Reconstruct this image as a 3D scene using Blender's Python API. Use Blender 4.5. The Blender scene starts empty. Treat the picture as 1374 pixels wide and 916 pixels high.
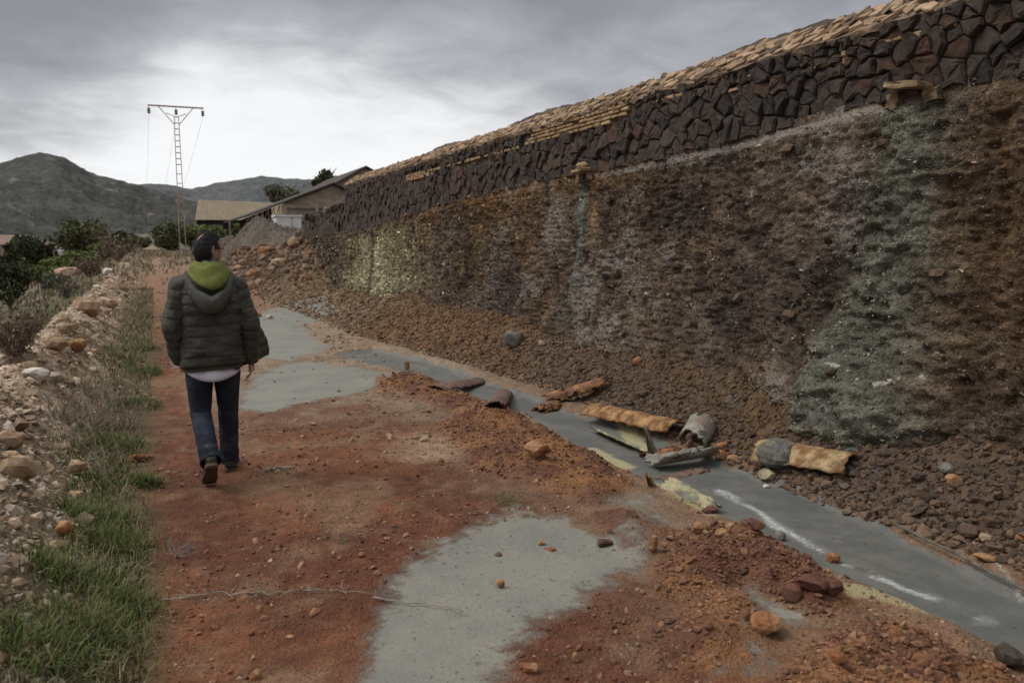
import bpy, bmesh, math, random
import numpy as np
from math import radians as R, sin, cos, pi
from mathutils import Vector, Matrix, Euler

rng = np.random.default_rng(7)
random.seed(7)
S = bpy.context.scene
COL = S.collection

# ------------------------------------------------------------------ camera
cam_d = bpy.data.cameras.new('camera')
cam = bpy.data.objects.new('camera', cam_d)
COL.objects.link(cam)
CAMZ = 1.65
cam.location = (0, 0, CAMZ)
cam.rotation_euler = (R(90 - 7.1), 0, R(-24.0))
cam_d.sensor_width = 36.0
cam_d.lens = 27.98
cam_d.clip_start = 0.05
cam_d.clip_end = 9000
cam_d.dof.use_dof = True
cam_d.dof.focus_distance = 6.0
cam_d.dof.aperture_fstop = 3.2
S.camera = cam

# ------------------------------------------------------------------ view
S.view_settings.view_transform = 'Standard'
S.view_settings.look = 'None'
S.view_settings.exposure = EXPO = 0.42
S.view_settings.gamma = 1.0
S.view_settings.use_curve_mapping = False

# ------------------------------------------------------------------ sky + sun (overcast)
SUN_EL, SUN_AZ = R(52), R(-65)        # azimuth from +Y towards +X
wd = bpy.data.worlds.new('World')
S.world = wd
wd.use_nodes = True
wt = wd.node_tree
wt.nodes.clear()
def wn(t, **k):
    n = wt.nodes.new(t)
    for a, b in k.items(): setattr(n, a, b)
    return n
wo = wn('ShaderNodeOutputWorld')
sky = wn('ShaderNodeTexSky', sky_type='NISHITA', sun_disc=False)
sky.sun_elevation = SUN_EL
sky.sun_rotation = SUN_AZ
sky.air_density = 1.0; sky.dust_density = 2.0
bg1 = wn('ShaderNodeBackground'); bg1.inputs[1].default_value = 0.08
wt.links.new(sky.outputs[0], bg1.inputs[0])
tc = wn('ShaderNodeTexCoord')
sep = wn('ShaderNodeSeparateXYZ'); wt.links.new(tc.outputs['Generated'], sep.inputs[0])
def wm(op, a, b=None, c=None, clamp=False):
    n = wn('ShaderNodeMath', operation=op); n.use_clamp = clamp
    for i, v in enumerate((a, b, c)):
        if v is None: continue
        if isinstance(v, (int, float)): n.inputs[i].default_value = v
        else: wt.links.new(v, n.inputs[i])
    return n.outputs[0]
zc = wm('MAXIMUM', sep.outputs[2], 0.0)
zz = wm('ADD', zc, 0.16)
px_ = wm('DIVIDE', sep.outputs[0], zz); py_ = wm('DIVIDE', sep.outputs[1], zz)
cmb = wn('ShaderNodeCombineXYZ'); wt.links.new(px_, cmb.inputs[0]); wt.links.new(py_, cmb.inputs[1])
def wnoise(scale, detail, rough, off, stretch=(1, 1, 1), dist=0.0):
    mp = wn('ShaderNodeMapping'); mp.inputs['Location'].default_value = off; mp.inputs['Scale'].default_value = stretch
    wt.links.new(cmb.outputs[0], mp.inputs[0])
    n = wn('ShaderNodeTexNoise'); n.inputs['Scale'].default_value = scale
    n.inputs['Detail'].default_value = detail; n.inputs['Roughness'].default_value = rough
    n.inputs['Distortion'].default_value = dist
    wt.links.new(mp.outputs[0], n.inputs['Vector'])
    return n.outputs['Fac']
def wramp(v, stops, ease='B_SPLINE'):
    r = wn('ShaderNodeValToRGB'); cr = r.color_ramp; cr.interpolation = ease
    while len(cr.elements) < len(stops): cr.elements.new(0.5)
    for e, (p, c) in zip(cr.elements, stops):
        e.position = p; e.color = (c[0], c[1], c[2], 1)
    wt.links.new(v, r.inputs[0]); return r.outputs[0]
nA = wnoise(0.36, 4, 0.5, CLOUD_OFF := (3.1, 1.7, 0), (1.0, 1.0, 1), 0.3)
nB = wnoise(1.1, 6, 0.55, (7.7, 2.2, 3), (1, 1, 1), 0.4)
# heavier cloud base higher up, bright gap over the horizon
el = wm('ADD', sep.outputs[2], wm('MULTIPLY', wm('SUBTRACT', nB, 0.5), 0.12))
el = wm('ADD', el, wm('MULTIPLY', wm('SUBTRACT', nA, 0.5), 0.26))
def wblob(px, py, r0, r1):       # soft patch of sky round a direction
    d_ = Vector((sin(R(24)) * cos(R(7.1)), cos(R(24)) * cos(R(7.1)), -sin(R(7.1)))) * 1068 + Vector((cos(R(24)), -sin(R(24)), 0)) * (px - 687)
    d_ = (d_ + Vector((sin(R(24)) * sin(R(7.1)), cos(R(24)) * sin(R(7.1)), cos(R(7.1)))) * (458 - py)).normalized()
    q = wn('ShaderNodeVectorMath', operation='DOT_PRODUCT'); wt.links.new(tc.outputs['Generated'], q.inputs[0]); q.inputs[1].default_value = d_
    mr = wn('ShaderNodeMapRange'); mr.interpolation_type = 'SMOOTHSTEP'; wt.links.new(q.outputs['Value'], mr.inputs[0])
    mr.inputs[1].default_value = cos(R(r1)); mr.inputs[2].default_value = cos(R(r0)); return mr.outputs[0]
el = wm('ADD', el, wm('MULTIPLY', wblob(20, 50, 1, 11), 0.14))          # heavy cloud to the left
el = wm('ADD', el, wm('MULTIPLY', wblob(300, 190, 2, 17), -0.05))      # thin bright break over the saddle
el = wm('ADD', el, wm('MULTIPLY', wblob(110, 215, 1, 12), -0.035))
el = wm('ADD', el, wm('MULTIPLY', wblob(560, 130, 1, 13), -0.035))
el = wm('ADD', el, wm('MULTIPLY', wblob(430, 20, 1, 11), 0.03))
nC = wnoise(3.2, 7, 0.6, (1.3, 9.2, 5), (1, 1, 1), 0.5)
el = wm('ADD', el, wm('MULTIPLY', wm('SUBTRACT', nC, 0.5), 0.15))
base = wramp(el, [(0.0, (.74, .75, .76)), (0.075, (.72, .725, .735)), (0.135, (.50, .505, .52)), (0.185, (.34, .345, .365)), (0.26, (.20, .205, .222)), (0.33, (.20, .205, .22)), (0.42, (.27, .275, .29)), (0.62, (.62, .63, .65)), (1.0, (.85, .86, .88))])
bg2 = wn('ShaderNodeBackground'); bg2.inputs[1].default_value = SKYS = 1.0
wt.links.new(base, bg2.inputs[0])
mxs = wn('ShaderNodeMixShader'); mxs.inputs[0].default_value = 0.93
wt.links.new(bg1.outputs[0], mxs.inputs[1]); wt.links.new(bg2.outputs[0], mxs.inputs[2])
wt.links.new(mxs.outputs[0], wo.inputs[0])

sun_d = bpy.data.lights.new('sun', 'SUN')
sun = bpy.data.objects.new('sun', sun_d); COL.objects.link(sun)
sun_d.energy = 1.4; sun_d.angle = R(25); sun_d.color = (1.0, .95, .88)
sd = Vector((sin(SUN_AZ) * cos(SUN_EL), cos(SUN_AZ) * cos(SUN_EL), sin(SUN_EL)))
sun.rotation_euler = sd.to_track_quat('Z', 'Y').to_euler()
sun.location = sd * 50

# ------------------------------------------------------------------ helpers: photograph points to places
_F, _P, _T = 1068.0, R(7.1), R(24.0)
_fw = np.array([sin(_T) * cos(_P), cos(_T) * cos(_P), -sin(_P)])
_rt = np.array([cos(_T), -sin(_T), 0.0]); _up = np.cross(_rt, _fw)
_C = np.array([0, 0, CAMZ])
def ray(x, y):
    d = _fw * _F + _rt * (x - 687) - _up * (y - 458)
    return d / np.linalg.norm(d)
def G(x, y, z=0.0):
    d = ray(x, y); return _C + d * (z - CAMZ) / d[2]
def WX(x, y, X):
    d = ray(x, y); return _C + d * X / d[0]
def DD(x, y, dist):
    d = ray(x, y); return _C + d * dist / math.hypot(d[0], d[1])

# ------------------------------------------------------------------ helpers: noise
_perm = np.random.default_rng(3).permutation(512).astype(np.int64)
_pv = np.random.default_rng(4).random(512)
def _h(ix, iy, iz=0):
    return _pv[_perm[(_perm[(_perm[ix & 511] + iy) & 511] + iz) & 511]]
def vn(x, y, z=0.0):
    x = np.asarray(x, float); y = np.asarray(y, float)
    xi = np.floor(x).astype(np.int64); yi = np.floor(y).astype(np.int64)
    xf = x - xi; yf = y - yi
    u = xf * xf * xf * (xf * (xf * 6 - 15) + 10); v = yf * yf * yf * (yf * (yf * 6 - 15) + 10)
    zi = int(z)
    a = _h(xi, yi, zi); b = _h(xi + 1, yi, zi); c = _h(xi, yi + 1, zi); d = _h(xi + 1, yi + 1, zi)
    return (a + (b - a) * u) * (1 - v) + (c + (d - c) * u) * v
def fbm(x, y, o=4, seed=0, g=0.5):
    s = 0; a = 1; t = 0; f = 1.0
    ca, sa = 0.8, 0.6
    for i in range(o):
        s = s + a * (vn(x * f, y * f, seed * 17 + i) - 0.5); t += a
        a *= g; f *= 2.03; x, y = ca * x - sa * y + 3.7, sa * x + ca * y + 1.3
    return s / t * 2
def sm(a, b, t):
    t = np.clip((t - a) / (b - a), 0, 1); return t * t * (3 - 2 * t)
def segdist(x, y, pts, closed=False):
    pts = np.asarray(pts, float); n = len(pts)
    best = np.full(np.shape(x), 1e9)
    for i in range(n if closed else n - 1):
        ax, ay = pts[i][:2]; bx, by = pts[(i + 1) % n][:2]
        dx, dy = bx - ax, by - ay
        t = np.clip(((x - ax) * dx + (y - ay) * dy) / (dx * dx + dy * dy + 1e-12), 0, 1)
        best = np.minimum(best, np.hypot(x - ax - t * dx, y - ay - t * dy))
    return best
def inpoly(x, y, pts):
    pts = np.asarray(pts, float); n = len(pts)
    r = np.zeros(np.shape(x), bool)
    for i in range(n):
        ax, ay = pts[i][:2]; bx, by = pts[(i + 1) % n][:2]
        if ay == by: continue
        c = ((ay > y) != (by > y)) & (x < (bx - ax) * (y - ay) / (by - ay) + ax)
        r ^= c
    return r
def sdpoly(x, y, pts):
    d = segdist(x, y, pts, True); return np.where(inpoly(x, y, pts), -d, d)   # negative inside
def pixpoly(l, z=0.0):
    return np.array([G(a, b, z)[:2] for a, b in l])

# ------------------------------------------------------------------ helpers: objects
def tag(o, label=None, cat=None, group=None, kind=None):
    if label: o['label'] = label
    if cat: o['category'] = cat
    if group: o['group'] = group
    if kind: o['kind'] = kind
    return o
def empty(name, loc=(0, 0, 0), rz=0.0):
    o = bpy.data.objects.new(name, None); COL.objects.link(o)
    o.location = loc; o.rotation_euler = (0, 0, rz); o.empty_display_size = 0.2
    return o
def link(name, me, parent=None, mats=()):
    o = bpy.data.objects.new(name, me); COL.objects.link(o)
    if parent is not None: o.parent = parent
    for m in mats: me.materials.append(m)
    return o
def mesh(name, V, Fq, mat=None, parent=None, smooth=False, col=None, attrs=None):
    """V (n,3); Fq array (m,3|4) or list of polygons; col (n,3) per point colour."""
    me = bpy.data.meshes.new(name)
    V = np.asarray(V, np.float32)
    if isinstance(Fq, np.ndarray):
        m, k = Fq.shape
        me.vertices.add(len(V)); me.vertices.foreach_set('co', V.ravel())
        me.loops.add(m * k); me.loops.foreach_set('vertex_index', Fq.astype(np.int32).ravel())
        me.polygons.add(m)
        me.polygons.foreach_set('loop_start', np.arange(0, m * k, k, dtype=np.int32))
        me.polygons.foreach_set('loop_total', np.full(m, k, np.int32))
        me.update(calc_edges=True)
    else:
        me.from_pydata([tuple(v) for v in V], [], [tuple(int(i) for i in f) for f in Fq])
    me.polygons.foreach_set('use_smooth', np.full(len(me.polygons), smooth, bool))
    if col is not None:
        a = me.color_attributes.new('col', 'FLOAT_COLOR', 'POINT')
        c4 = np.ones((len(V), 4), np.float32); c4[:, :3] = col
        a.data.foreach_set('color', c4.ravel())
    for k_, v_ in (attrs or {}).items():
        a = me.attributes.new(k_, 'FLOAT', 'POINT'); a.data.foreach_set('value', np.asarray(v_, np.float32))
    me.validate()
    o = link(name, me, parent)
    if mat: me.materials.append(mat)
    return o
class MB:
    def __init__(s): s.v = []; s.f = []
    def add(s, v, f):
        b = len(s.v); s.v += [tuple(map(float, p)) for p in v]; s.f += [tuple(b + int(i) for i in q) for q in f]
    def box(s, c, d, rot=None):
        c = Vector(c); h = Vector(d) / 2
        p = [Vector((x * h.x, y * h.y, z * h.z)) for z in (-1, 1) for y in (-1, 1) for x in (-1, 1)]
        if rot is not None: p = [rot @ q for q in p]
        s.add([q + c for q in p], [(0, 2, 3, 1), (4, 5, 7, 6), (0, 1, 5, 4), (2, 6, 7, 3), (0, 4, 6, 2), (1, 3, 7, 5)])
    def bar(s, a, b, w, h=None, seg=4):
        s.tube([a, b], [w, h or w] if h else [w, w], seg)
    def tube(s, pts, rad, seg=8, cap=True, flat=None, ref=(0, 1, 0.03)):
        v, f = tube(pts, rad, seg, cap, flat, ref); s.add(v, f)
    def build(s, name, mat=None, parent=None, smooth=False):
        return mesh(name, s.v, s.f, mat, parent, smooth)
def tube(pts, rad, seg=8, cap=True, flat=None, ref=(0, 1, 0.03), twist=0.0):
    """flat: list of (rx, ry) scales; ref gives the ring's second axis."""
    pts = [Vector(p) for p in pts]; n = len(pts); v = []; f = []
    for i, p in enumerate(pts):
        t = (pts[min(i + 1, n - 1)] - pts[max(i - 1, 0)]).normalized()
        r = Vector(ref)
        if abs(t.dot(r.normalized())) > 0.95: r = Vector((1, 0, 0.05))
        a = t.cross(r).normalized(); b = a.cross(t).normalized()
        fx, fy = flat[i] if flat else (1, 1)
        for k in range(seg):
            w = 2 * pi * (k + .5) / seg + twist
            v.append(p + a * (cos(w) * rad[i] * fx) + b * (sin(w) * rad[i] * fy))
    for i in range(n - 1):
        for k in range(seg):
            k2 = (k + 1) % seg
            f.append((i * seg + k, i * seg + k2, (i + 1) * seg + k2, (i + 1) * seg + k))
    if cap:
        f.append(tuple(range(seg))[::-1]); f.append(tuple((n - 1) * seg + k for k in range(seg)))
    return v, f
def ico(sub):
    bm = bmesh.new(); bmesh.ops.create_icosphere(bm, subdivisions=sub, radius=1.0)
    v = np.array([q.co[:] for q in bm.verts]); f = np.array([[q.index for q in p.verts] for p in bm.faces]); bm.free()
    return v, f
ICO1, ICO2, ICO3 = ico(1), ico(2), ico(3)
def rock_v(r, base, planes=11, rough=0.05, lo=0.55):
    V = base[0]
    n = r.normal(size=(planes, 3)); n /= np.linalg.norm(n, axis=1)[:, None]
    d = r.uniform(lo, 1.0, planes)
    dt = V @ n.T
    q = np.where(dt > 0.05, d / np.maximum(dt, 0.05), 9.0).min(1)
    q = np.minimum(q, 1.15) * (1 + rough * r.normal(size=len(V)))
    return V * q[:, None]
def rotm(r):
    q = r.normal(size=4); q /= np.linalg.norm(q); w, x, y, z = q
    return np.array([[1 - 2 * (y * y + z * z), 2 * (x * y - z * w), 2 * (x * z + y * w)], [2 * (x * y + z * w), 1 - 2 * (x * x + z * z), 2 * (y * z - x * w)], [2 * (x * z - y * w), 2 * (y * z + x * w), 1 - 2 * (x * x + y * y)]])

# ------------------------------------------------------------------ helpers: materials
class NT:
    def __init__(s, name):
        s.m = bpy.data.materials.new(name); s.m.use_nodes = True
        s.t = s.m.node_tree; s.t.nodes.clear()
        s.out = s.n('ShaderNodeOutputMaterial'); s.b = s.n('ShaderNodeBsdfPrincipled')
        s.l(s.b.outputs[0], s.out.inputs[0])
        s.pos = s.n('ShaderNodeNewGeometry').outputs['Position']
    def n(s, t, **k):
        q = s.t.nodes.new(t)
        for a, b in k.items(): setattr(q, a, b)
        return q
    def l(s, a, b): s.t.links.new(a, b)
    def put(s, sock, v):
        if isinstance(v, (int, float)): sock.default_value = v
        elif isinstance(v, (tuple, list)): sock.default_value = tuple(v) + ((1,) if len(v) == 3 and len(sock.default_value) == 4 else ())
        else: s.l(v, sock)
    def math(s, op, a, b=0.0, clamp=False):
        q = s.n('ShaderNodeMath', operation=op); q.use_clamp = clamp
        s.put(q.inputs[0], a); s.put(q.inputs[1], b); return q.outputs[0]
    def noise(s, scale, detail=4, rough=0.55, vec=None, dist=0.0, stretch=None):
        q = s.n('ShaderNodeTexNoise'); q.inputs['Scale'].default_value = scale; q.inputs['Detail'].default_value = detail
        q.inputs['Roughness'].default_value = rough; q.inputs['Distortion'].default_value = dist
        v = vec or s.pos
        if stretch:
            mp = s.n('ShaderNodeMapping'); mp.inputs['Scale'].default_value = stretch; s.l(v, mp.inputs[0]); v = mp.outputs[0]
        s.l(v, q.inputs['Vector']); return q.outputs['Fac']
    def vor(s, scale, feature='F1', out='Distance', vec=None):
        q = s.n('ShaderNodeTexVoronoi', feature=feature); q.inputs['Scale'].default_value = scale
        s.l(vec or s.pos, q.inputs['Vector']); return q.outputs[out]
    def map(s, v, a, b, c=0.0, d=1.0):
        q = s.n('ShaderNodeMapRange'); q.interpolation_type = 'SMOOTHSTEP'
        s.put(q.inputs[0], v)
        for i, k in enumerate((a, b, c, d)): q.inputs[i + 1].default_value = k
        return q.outputs[0]
    def mix(s, f, a, b, blend='MIX'):
        q = s.n('ShaderNodeMix', data_type='RGBA', blend_type=blend)
        s.put(q.inputs[0], f); s.put(q.inputs[6], a); s.put(q.inputs[7], b); return q.outputs[2]
    def attr(s, name, o='Fac'): return s.n('ShaderNodeAttribute', attribute_name=name).outputs[o]
    def mulc(s, c, f):      # colour times factor
        q = s.n('ShaderNodeVectorMath', operation='SCALE'); s.put(q.inputs[0], c); s.put(q.inputs['Scale'], f); return q.outputs[0]
    def bump(s, h, strength=0.5, dist=0.02, normal=None):
        q = s.n('ShaderNodeBump'); q.inputs['Strength'].default_value = strength; q.inputs['Distance'].default_value = dist
        s.l(h, q.inputs['Height'])
        if normal: s.l(normal, q.inputs['Normal'])
        return q.outputs[0]
    def fin(s, col, rough=0.9, bump=None, spec=0.25, metal=0.0):
        s.put(s.b.inputs['Base Color'], col); s.put(s.b.inputs['Roughness'], rough)
        s.b.inputs['Specular IOR Level'].default_value = spec; s.put(s.b.inputs['Metallic'], metal)
        if bump: s.l(bump, s.b.inputs['Normal'])
        return s.m
def simple(name, c, rough=0.9, var=0.35, sc=12, bsc=60, bst=0.5, bd=0.01, spec=0.25, c2=None, sc2=5, attr=False, metal=0.0):
    t = NT(name)
    base = t.attr('col', 'Color') if attr else c
    if c2: base = t.mix(t.map(t.noise(sc2, 5), .42, .6), base, c2)
    n = t.noise(sc, 6, .6)
    base = t.mulc(base, t.map(n, .25, .75, 1 - var, 1 + var))
    return t.fin(base, rough, t.bump(t.noise(bsc, 6, .65), bst, bd), spec, metal)
# ================================================================== ground
WALLX = 4.8
WALL_Y0, WALL_Y1 = -1.5, 27.0
P = pixpoly
SLIME = [
 P([(470, 930), (496, 860), (520, 790), (580, 735), (640, 702), (700, 690), (760, 692), (830, 722), (862, 745), (800, 790), (740, 825), (700, 855), (670, 890), (655, 930)]),
 P([(775, 665), (830, 650), (900, 665), (925, 700), (890, 745), (830, 735), (790, 700)]),
 P([(975, 770), (1040, 735), (1125, 765), (1150, 820), (1100, 850), (1030, 840)]),
 P([(965, 865), (1055, 845), (1060, 930), (960, 935)]),
 P([(320, 545), (340, 505), (400, 486), (440, 488), (490, 496), (545, 503), (500, 522), (420, 537), (365, 552)]),
 P([(340, 428), (375, 410), (430, 410), (455, 423), (400, 437), (440, 466), (385, 488), (340, 480)]),
]
CHAN = np.array([(3.1, .2), (3.1, 6.8), (3.05, 8.7), (2.75, 10.5), (2.3, 12.0), (3.1, 12.4), (3.5, 11.2), (3.62, 10.4), (3.76, 7.2), (3.9, 6.0), (3.97, 4.6), (4.02, 3.9), (3.94, 3.2), (3.76, 2.3), (3.6, 1.2), (3.55, .2)])
MOUND = [  # polygon, height
 (P([(885, 750), (905, 712), (960, 697), (1040, 716), (1100, 752), (1135, 797), (1105, 815), (1050, 790), (1000, 768), (945, 778), (890, 778)], .07), .095),
 (P([(1050, 900), (1120, 838), (1180, 822), (1290, 856), (1390, 905), (1400, 980), (1040, 980)], .07), .105),
 (P([(585, 572), (650, 548), (720, 568), (800, 612), (850, 655), (800, 680), (720, 655), (640, 630)]), .07),
 (P([(480, 512), (560, 503), (640, 540), (720, 568), (660, 572), (540, 528)]), .06),
 (P([(935, 805), (1000, 792), (1040, 850), (985, 900), (890, 890), (880, 850)]), .04),
 (P([(800, 690), (850, 690), (905, 720), (880, 745), (830, 742)]), .05),
]
SALT = P([(968, 645), (1000, 660), (1040, 690), (1080, 712), (1120, 735), (1150, 745), (1210, 772), (1260, 788), (1315, 808)])
SALT2 = [P([(607, 492), (640, 508)]), P([(575, 488), (560, 483)]), P([(1300, 725), (1374, 790)])]
YELLOW = [P([(890, 650), (960, 688)]), P([(655, 545), (720, 570)]), P([(1150, 795), (1210, 810), (1260, 822)]), P([(835, 560), (862, 590)]), P([(795, 590), (840, 615)])]
def chan_sd(x, y): return sdpoly(x, y, CHAN)
def talus_x0(y): return 3.97 - .85 * sm(7.5, 16, y) - .1 * sm(3.5, 1.5, y) - .5 * sm(16, 26, y)
def talus_top(y): return .66 + .04 * sm(7, 13, y) - .18 * sm(14, 20, y) + .05 * np.sin(y * 1.3)
def H(x, y, fine=True):
    x = np.asarray(x, float); y = np.asarray(y, float)
    ramp = .85 * sm(28, 58, y)
    # path
    h = .03 * fbm(x * .7, y * .7, 3, 1)
    # raised fill and banks to the right, beyond the end of the wall
    x0 = 5.12 - 2.67 * sm(29, 42, y); x1 = 5.35 + .6 * sm(27, 40, y)
    fill = (2.7 - 1.0 * sm(21.5, 28, y) - .45 * sm(42, 60, y)) * sm(x0, x1, x)
    fill = fill + .5 * fbm(x * .3, y * .3, 3, 5) * sm(x1, x1 + 2, x)
    fill = fill + 1.0 * np.exp(-(np.abs(x - 4.9 - .2 * fbm(y * .4, x * .4, 2, 6)) / 1.15) ** 1.6 - ((y - 46) / 4.5) ** 2) + .18 * fbm(x * 1.1, y * 1.1, 4, 7) * sm(2.5, 4, x) * sm(32, 40, y) 
    # rubble heap where the wall breaks off
    heap = 1.35 * np.exp(-((x - 5.2) / 2.3) ** 2 - ((y - 29.5) / 4.2) ** 2) * (1 - .75 * sm(4.95, 5.6, x))
    heap = heap + .75 * np.exp(-((x - 2.9) / 1.5) ** 2 - ((y - 31) / 3.0) ** 2)
    # talus at the foot of the wall
    tx = talus_x0(y)
    u = np.clip((x - tx) / (WALLX - tx), 0, 1.15)
    tal = talus_top(y) * u ** 1.35 * sm(30.5, 27, y)
    # berm at the left and the slope into the valley
    xc = -1.24 + .26 * sm(7.5, 3, y)
    wob = .18 * fbm(y * .45, x * 0 + 2.2, 3, 8)
    db = x - xc - wob
    bw = np.where(db > 0, .50, .60)
    berm = (.47 + .10 * fbm(y * .9, x * .9, 3, 9)) * np.exp(-(db / bw) ** 2) * sm(75, 45, y)
    d = -(x - xc) - .15
    ad = np.clip(d, 0, None)
    val = -.36 * ad * (ad < 9) - (3.24 + .02 * np.minimum(ad - 9, 60)) * (ad >= 9)
    val = val + .25 * fbm(x * .25, y * .25, 3, 11) * sm(1, 5, d)
    h = h + ramp + fill + heap + tal + berm + val
    far = np.hypot(x, y)
    h = h + sm(150, 600, far) * 6 * (1 + fbm(x * .004, y * .004, 2, 4))
    if not fine: return h
    near = (x > -4) & (x < 6) & (y < 50)
    xs, ys = x[near] if x.shape else x, y[near] if y.shape else y
    if x.shape and near.any():
        hn = h[near]
        # channel floor and mounds
        cd = chan_sd(xs + .03 * fbm(xs * 5, ys * 5, 2, 21), ys)
        chan = sm(.06, -.08, cd)
        hn = hn - .07 * chan
        sl = np.zeros_like(xs)
        for q in SLIME: sl = np.maximum(sl, sm(.1, -.12, sdpoly(xs, ys, q)))
        flat = np.maximum(chan, sl)
        mo = np.zeros_like(xs)
        for q, a in MOUND:
            s_ = sm(.08, -.20, sdpoly(xs + .05 * fbm(xs * 6, ys * 6, 2, 31), ys, q))
            hn = hn + a * s_ * (1 + .6 * fbm(xs * 7, ys * 7, 3, 33)); mo = np.maximum(mo, s_)
        flat = flat * (1 - mo)
        rough = .018 * fbm(xs * 4, ys * 4, 4, 41) + .010 * fbm(xs * 16, ys * 16, 3, 43)
        rg = np.abs(fbm(xs * 11, ys * 11, 3, 47))
        tmask = sm(.0, .25, xs - talus_x0(ys)); bmask = sm(.0, -.35, xs + .55 )
        hn = hn + rough * (1 - .92 * flat) + .035 * rg * mo + .02 * tmask * fbm(xs * 9, ys * 9, 3, 51) + (.10 * fbm(xs * 3.5, ys * 3.5, 4, 53) + .03 * fbm(xs * 12, ys * 12, 3, 55)) * bmask
        hp = sm(.3, 1.2, heap[near])
        hn = hn + hp * (.28 * fbm(xs * 1.8, ys * 1.8, 4, 57))
        h[near] = hn
    return h
def Hs(x, y): return float(H(np.array([x]), np.array([y]))[0])
def hit(px, py, tmax=120):
    d = ray(px, py); t = np.concatenate([np.arange(1.2, 14, .02), np.arange(14, tmax, .1)])
    p = _C + d * t[:, None]
    below = p[:, 2] < H(p[:, 0], p[:, 1])
    i = int(np.argmax(below)) if below.any() else len(t) - 1
    return Vector(p[i])

def axis(fine_lo, fine_hi, step, lo, hi, grow=1.07, relstep=None):
    a = [fine_lo]
    while a[-1] < fine_hi: a.append(a[-1] + (max(step, relstep * abs(a[-1])) if relstep else step))
    s = a[-1] - a[-2]
    while a[-1] < hi: s *= grow; a.append(a[-1] + s)
    b = []; s = step; c = fine_lo
    while c > lo: s *= grow; c -= s; b.append(c)
    return np.array(b[::-1] + a)
gx = axis(-1.7, 4.92, .018, -2500, 2500, 1.09)
gy = axis(1.5, 46, .016, -400, 4500, 1.09, relstep=.0062)
X, Y = np.meshgrid(gx, gy)
xf, yf = X.ravel(), Y.ravel()
zf = H(xf, yf)
# --- what the soil is made of, place by place
def lerp(a, b, t): return a + (np.asarray(b) - a) * t[:, None]
N = len(xf)
RED, DRED, TAN = (.180, .072, .033), (.122, .045, .022), (.30, .205, .125)
ORANGE, BROWN, BERM = (.23, .108, .045), (.11, .072, .046), (.42, .315, .22)
c = np.tile(np.array(RED), (N, 1))
n1 = fbm(xf * 1.1, yf * .8, 5, 61); n2 = fbm(xf * 3.1, yf * 3.1, 4, 63); n3 = fbm(xf * 9, yf * 9, 3, 65)
c = lerp(c, DRED, sm(-.1, .35, n1 + .4 * n2))
c = lerp(c, (.20, .115, .065), sm(.0, .5, n2 - n1 * .6) * .75)
c = lerp(c, (.27, .165, .095), sm(.15, .5, n3 + n2 * .5 - .3 * n1) * .25)
c = lerp(c, (.26, .19, .125), sm(1.7, 2.8, xf + .5 * n1 + .3 * n2) * .5)
tz = sm(6.8, 10.5, yf + 1.2 * n1 + .3 * n2) * sm(26, 18, yf) * sm(.1, .6, xf + .3 * n1)
c = lerp(c, (.30, .225, .155), tz * (.55 + .35 * sm(-.2, .3, n2)))
t2 = sm(.55, .15, np.hypot((xf - 2.05) / 1.0, (yf - 6.0) / 1.2) + .25 * n2)
c = lerp(c, (.33, .235, .15), t2 * .75)
c = lerp(c, (.24, .13, .075), sm(17, 26, yf + n1))
c = lerp(c, (.30, .235, .17), sm(30, 50, yf + 4 * n1) * .6)
nearm = (yf < 40) & (xf > -3) & (xf < 5.4) & (yf > 0)
xi, yi = xf[nearm], yf[nearm]
mo = np.zeros(len(xi)); mos = mo.copy()
for k_, (q, a) in enumerate(MOUND):
    mk = sm(.14, -.10, sdpoly(xi + .06 * n2[nearm], yi + .06 * n3[nearm], q)); mo = np.maximum(mo, mk); mos = np.maximum(mos, mk * (.95 if k_ < 2 else .35))
cm = lerp(np.tile(np.array(ORANGE), (len(xi), 1)), (.14, .06, .035), sm(-.25, .35, n2[nearm] + .5 * n3[nearm]))
ci = c[nearm]; ci = ci + (cm - ci) * mo[:, None]
tm = sm(-.05, .18, xi - talus_x0(yi) + .05 * n3[nearm])
ct = lerp(np.tile(np.array(BROWN), (len(xi), 1)), (.19, .105, .05), sm(7, 13, yi + 2 * n1[nearm]) * sm(28, 22, yi))
ct = lerp(ct, (.22, .16, .10), sm(13, 17, yi + n1[nearm]) * .7)
ct = lerp(ct, (.13, .075, .03), sm(.15, .5, n1[nearm] + .4 * n2[nearm]) * .7)
ci = ci + (ct - ci) * tm[:, None]
c[nearm] = ci
sl = np.zeros(len(xi))
for k_, q in enumerate(SLIME): sl = np.maximum(sl, (.62 if k_ == 1 else 1) * sm(.30, -.26, sdpoly(xi + .14 * n2[nearm] + .05 * n3[nearm], yi + .22 * n2[nearm] + .08 * n3[nearm], q)))
ch = sm(.04, -.06, chan_sd(xi + .05 * n3[nearm], yi) )
sl = np.maximum(sl * (1 - mos), ch)
sl = np.clip(sl + .35 * fbm(xi * 2.2, yi * 2.2, 4, 75) * (sl > .02) * (1 - ch), 0, 1)
slime = np.zeros(N); slime[nearm] = sl
chan = np.zeros(N); chan[nearm] = ch
salt = np.zeros(N); yel = np.zeros(N)
sd_ = segdist(xi + .045 * n2[nearm] + .02 * n3[nearm], yi + .03 * n3[nearm], SALT); sa = np.exp(-(sd_ / (.05 + .05 * sm(-.3, .4, n2[nearm]))) ** 2) * (.55 + .6 * sm(-.35, .35, fbm(xi * 5, yi * 5, 3, 77)))
for q in SALT2: sa = np.maximum(sa, .85 * np.exp(-(segdist(xi, yi, q) / .025) ** 2))
salt[nearm] = sa * .78
ye = np.zeros(len(xi))
for q in YELLOW: ye = np.maximum(ye, np.exp(-(segdist(xi, yi, q) / .11) ** 2))
yel[nearm] = ye
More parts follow.
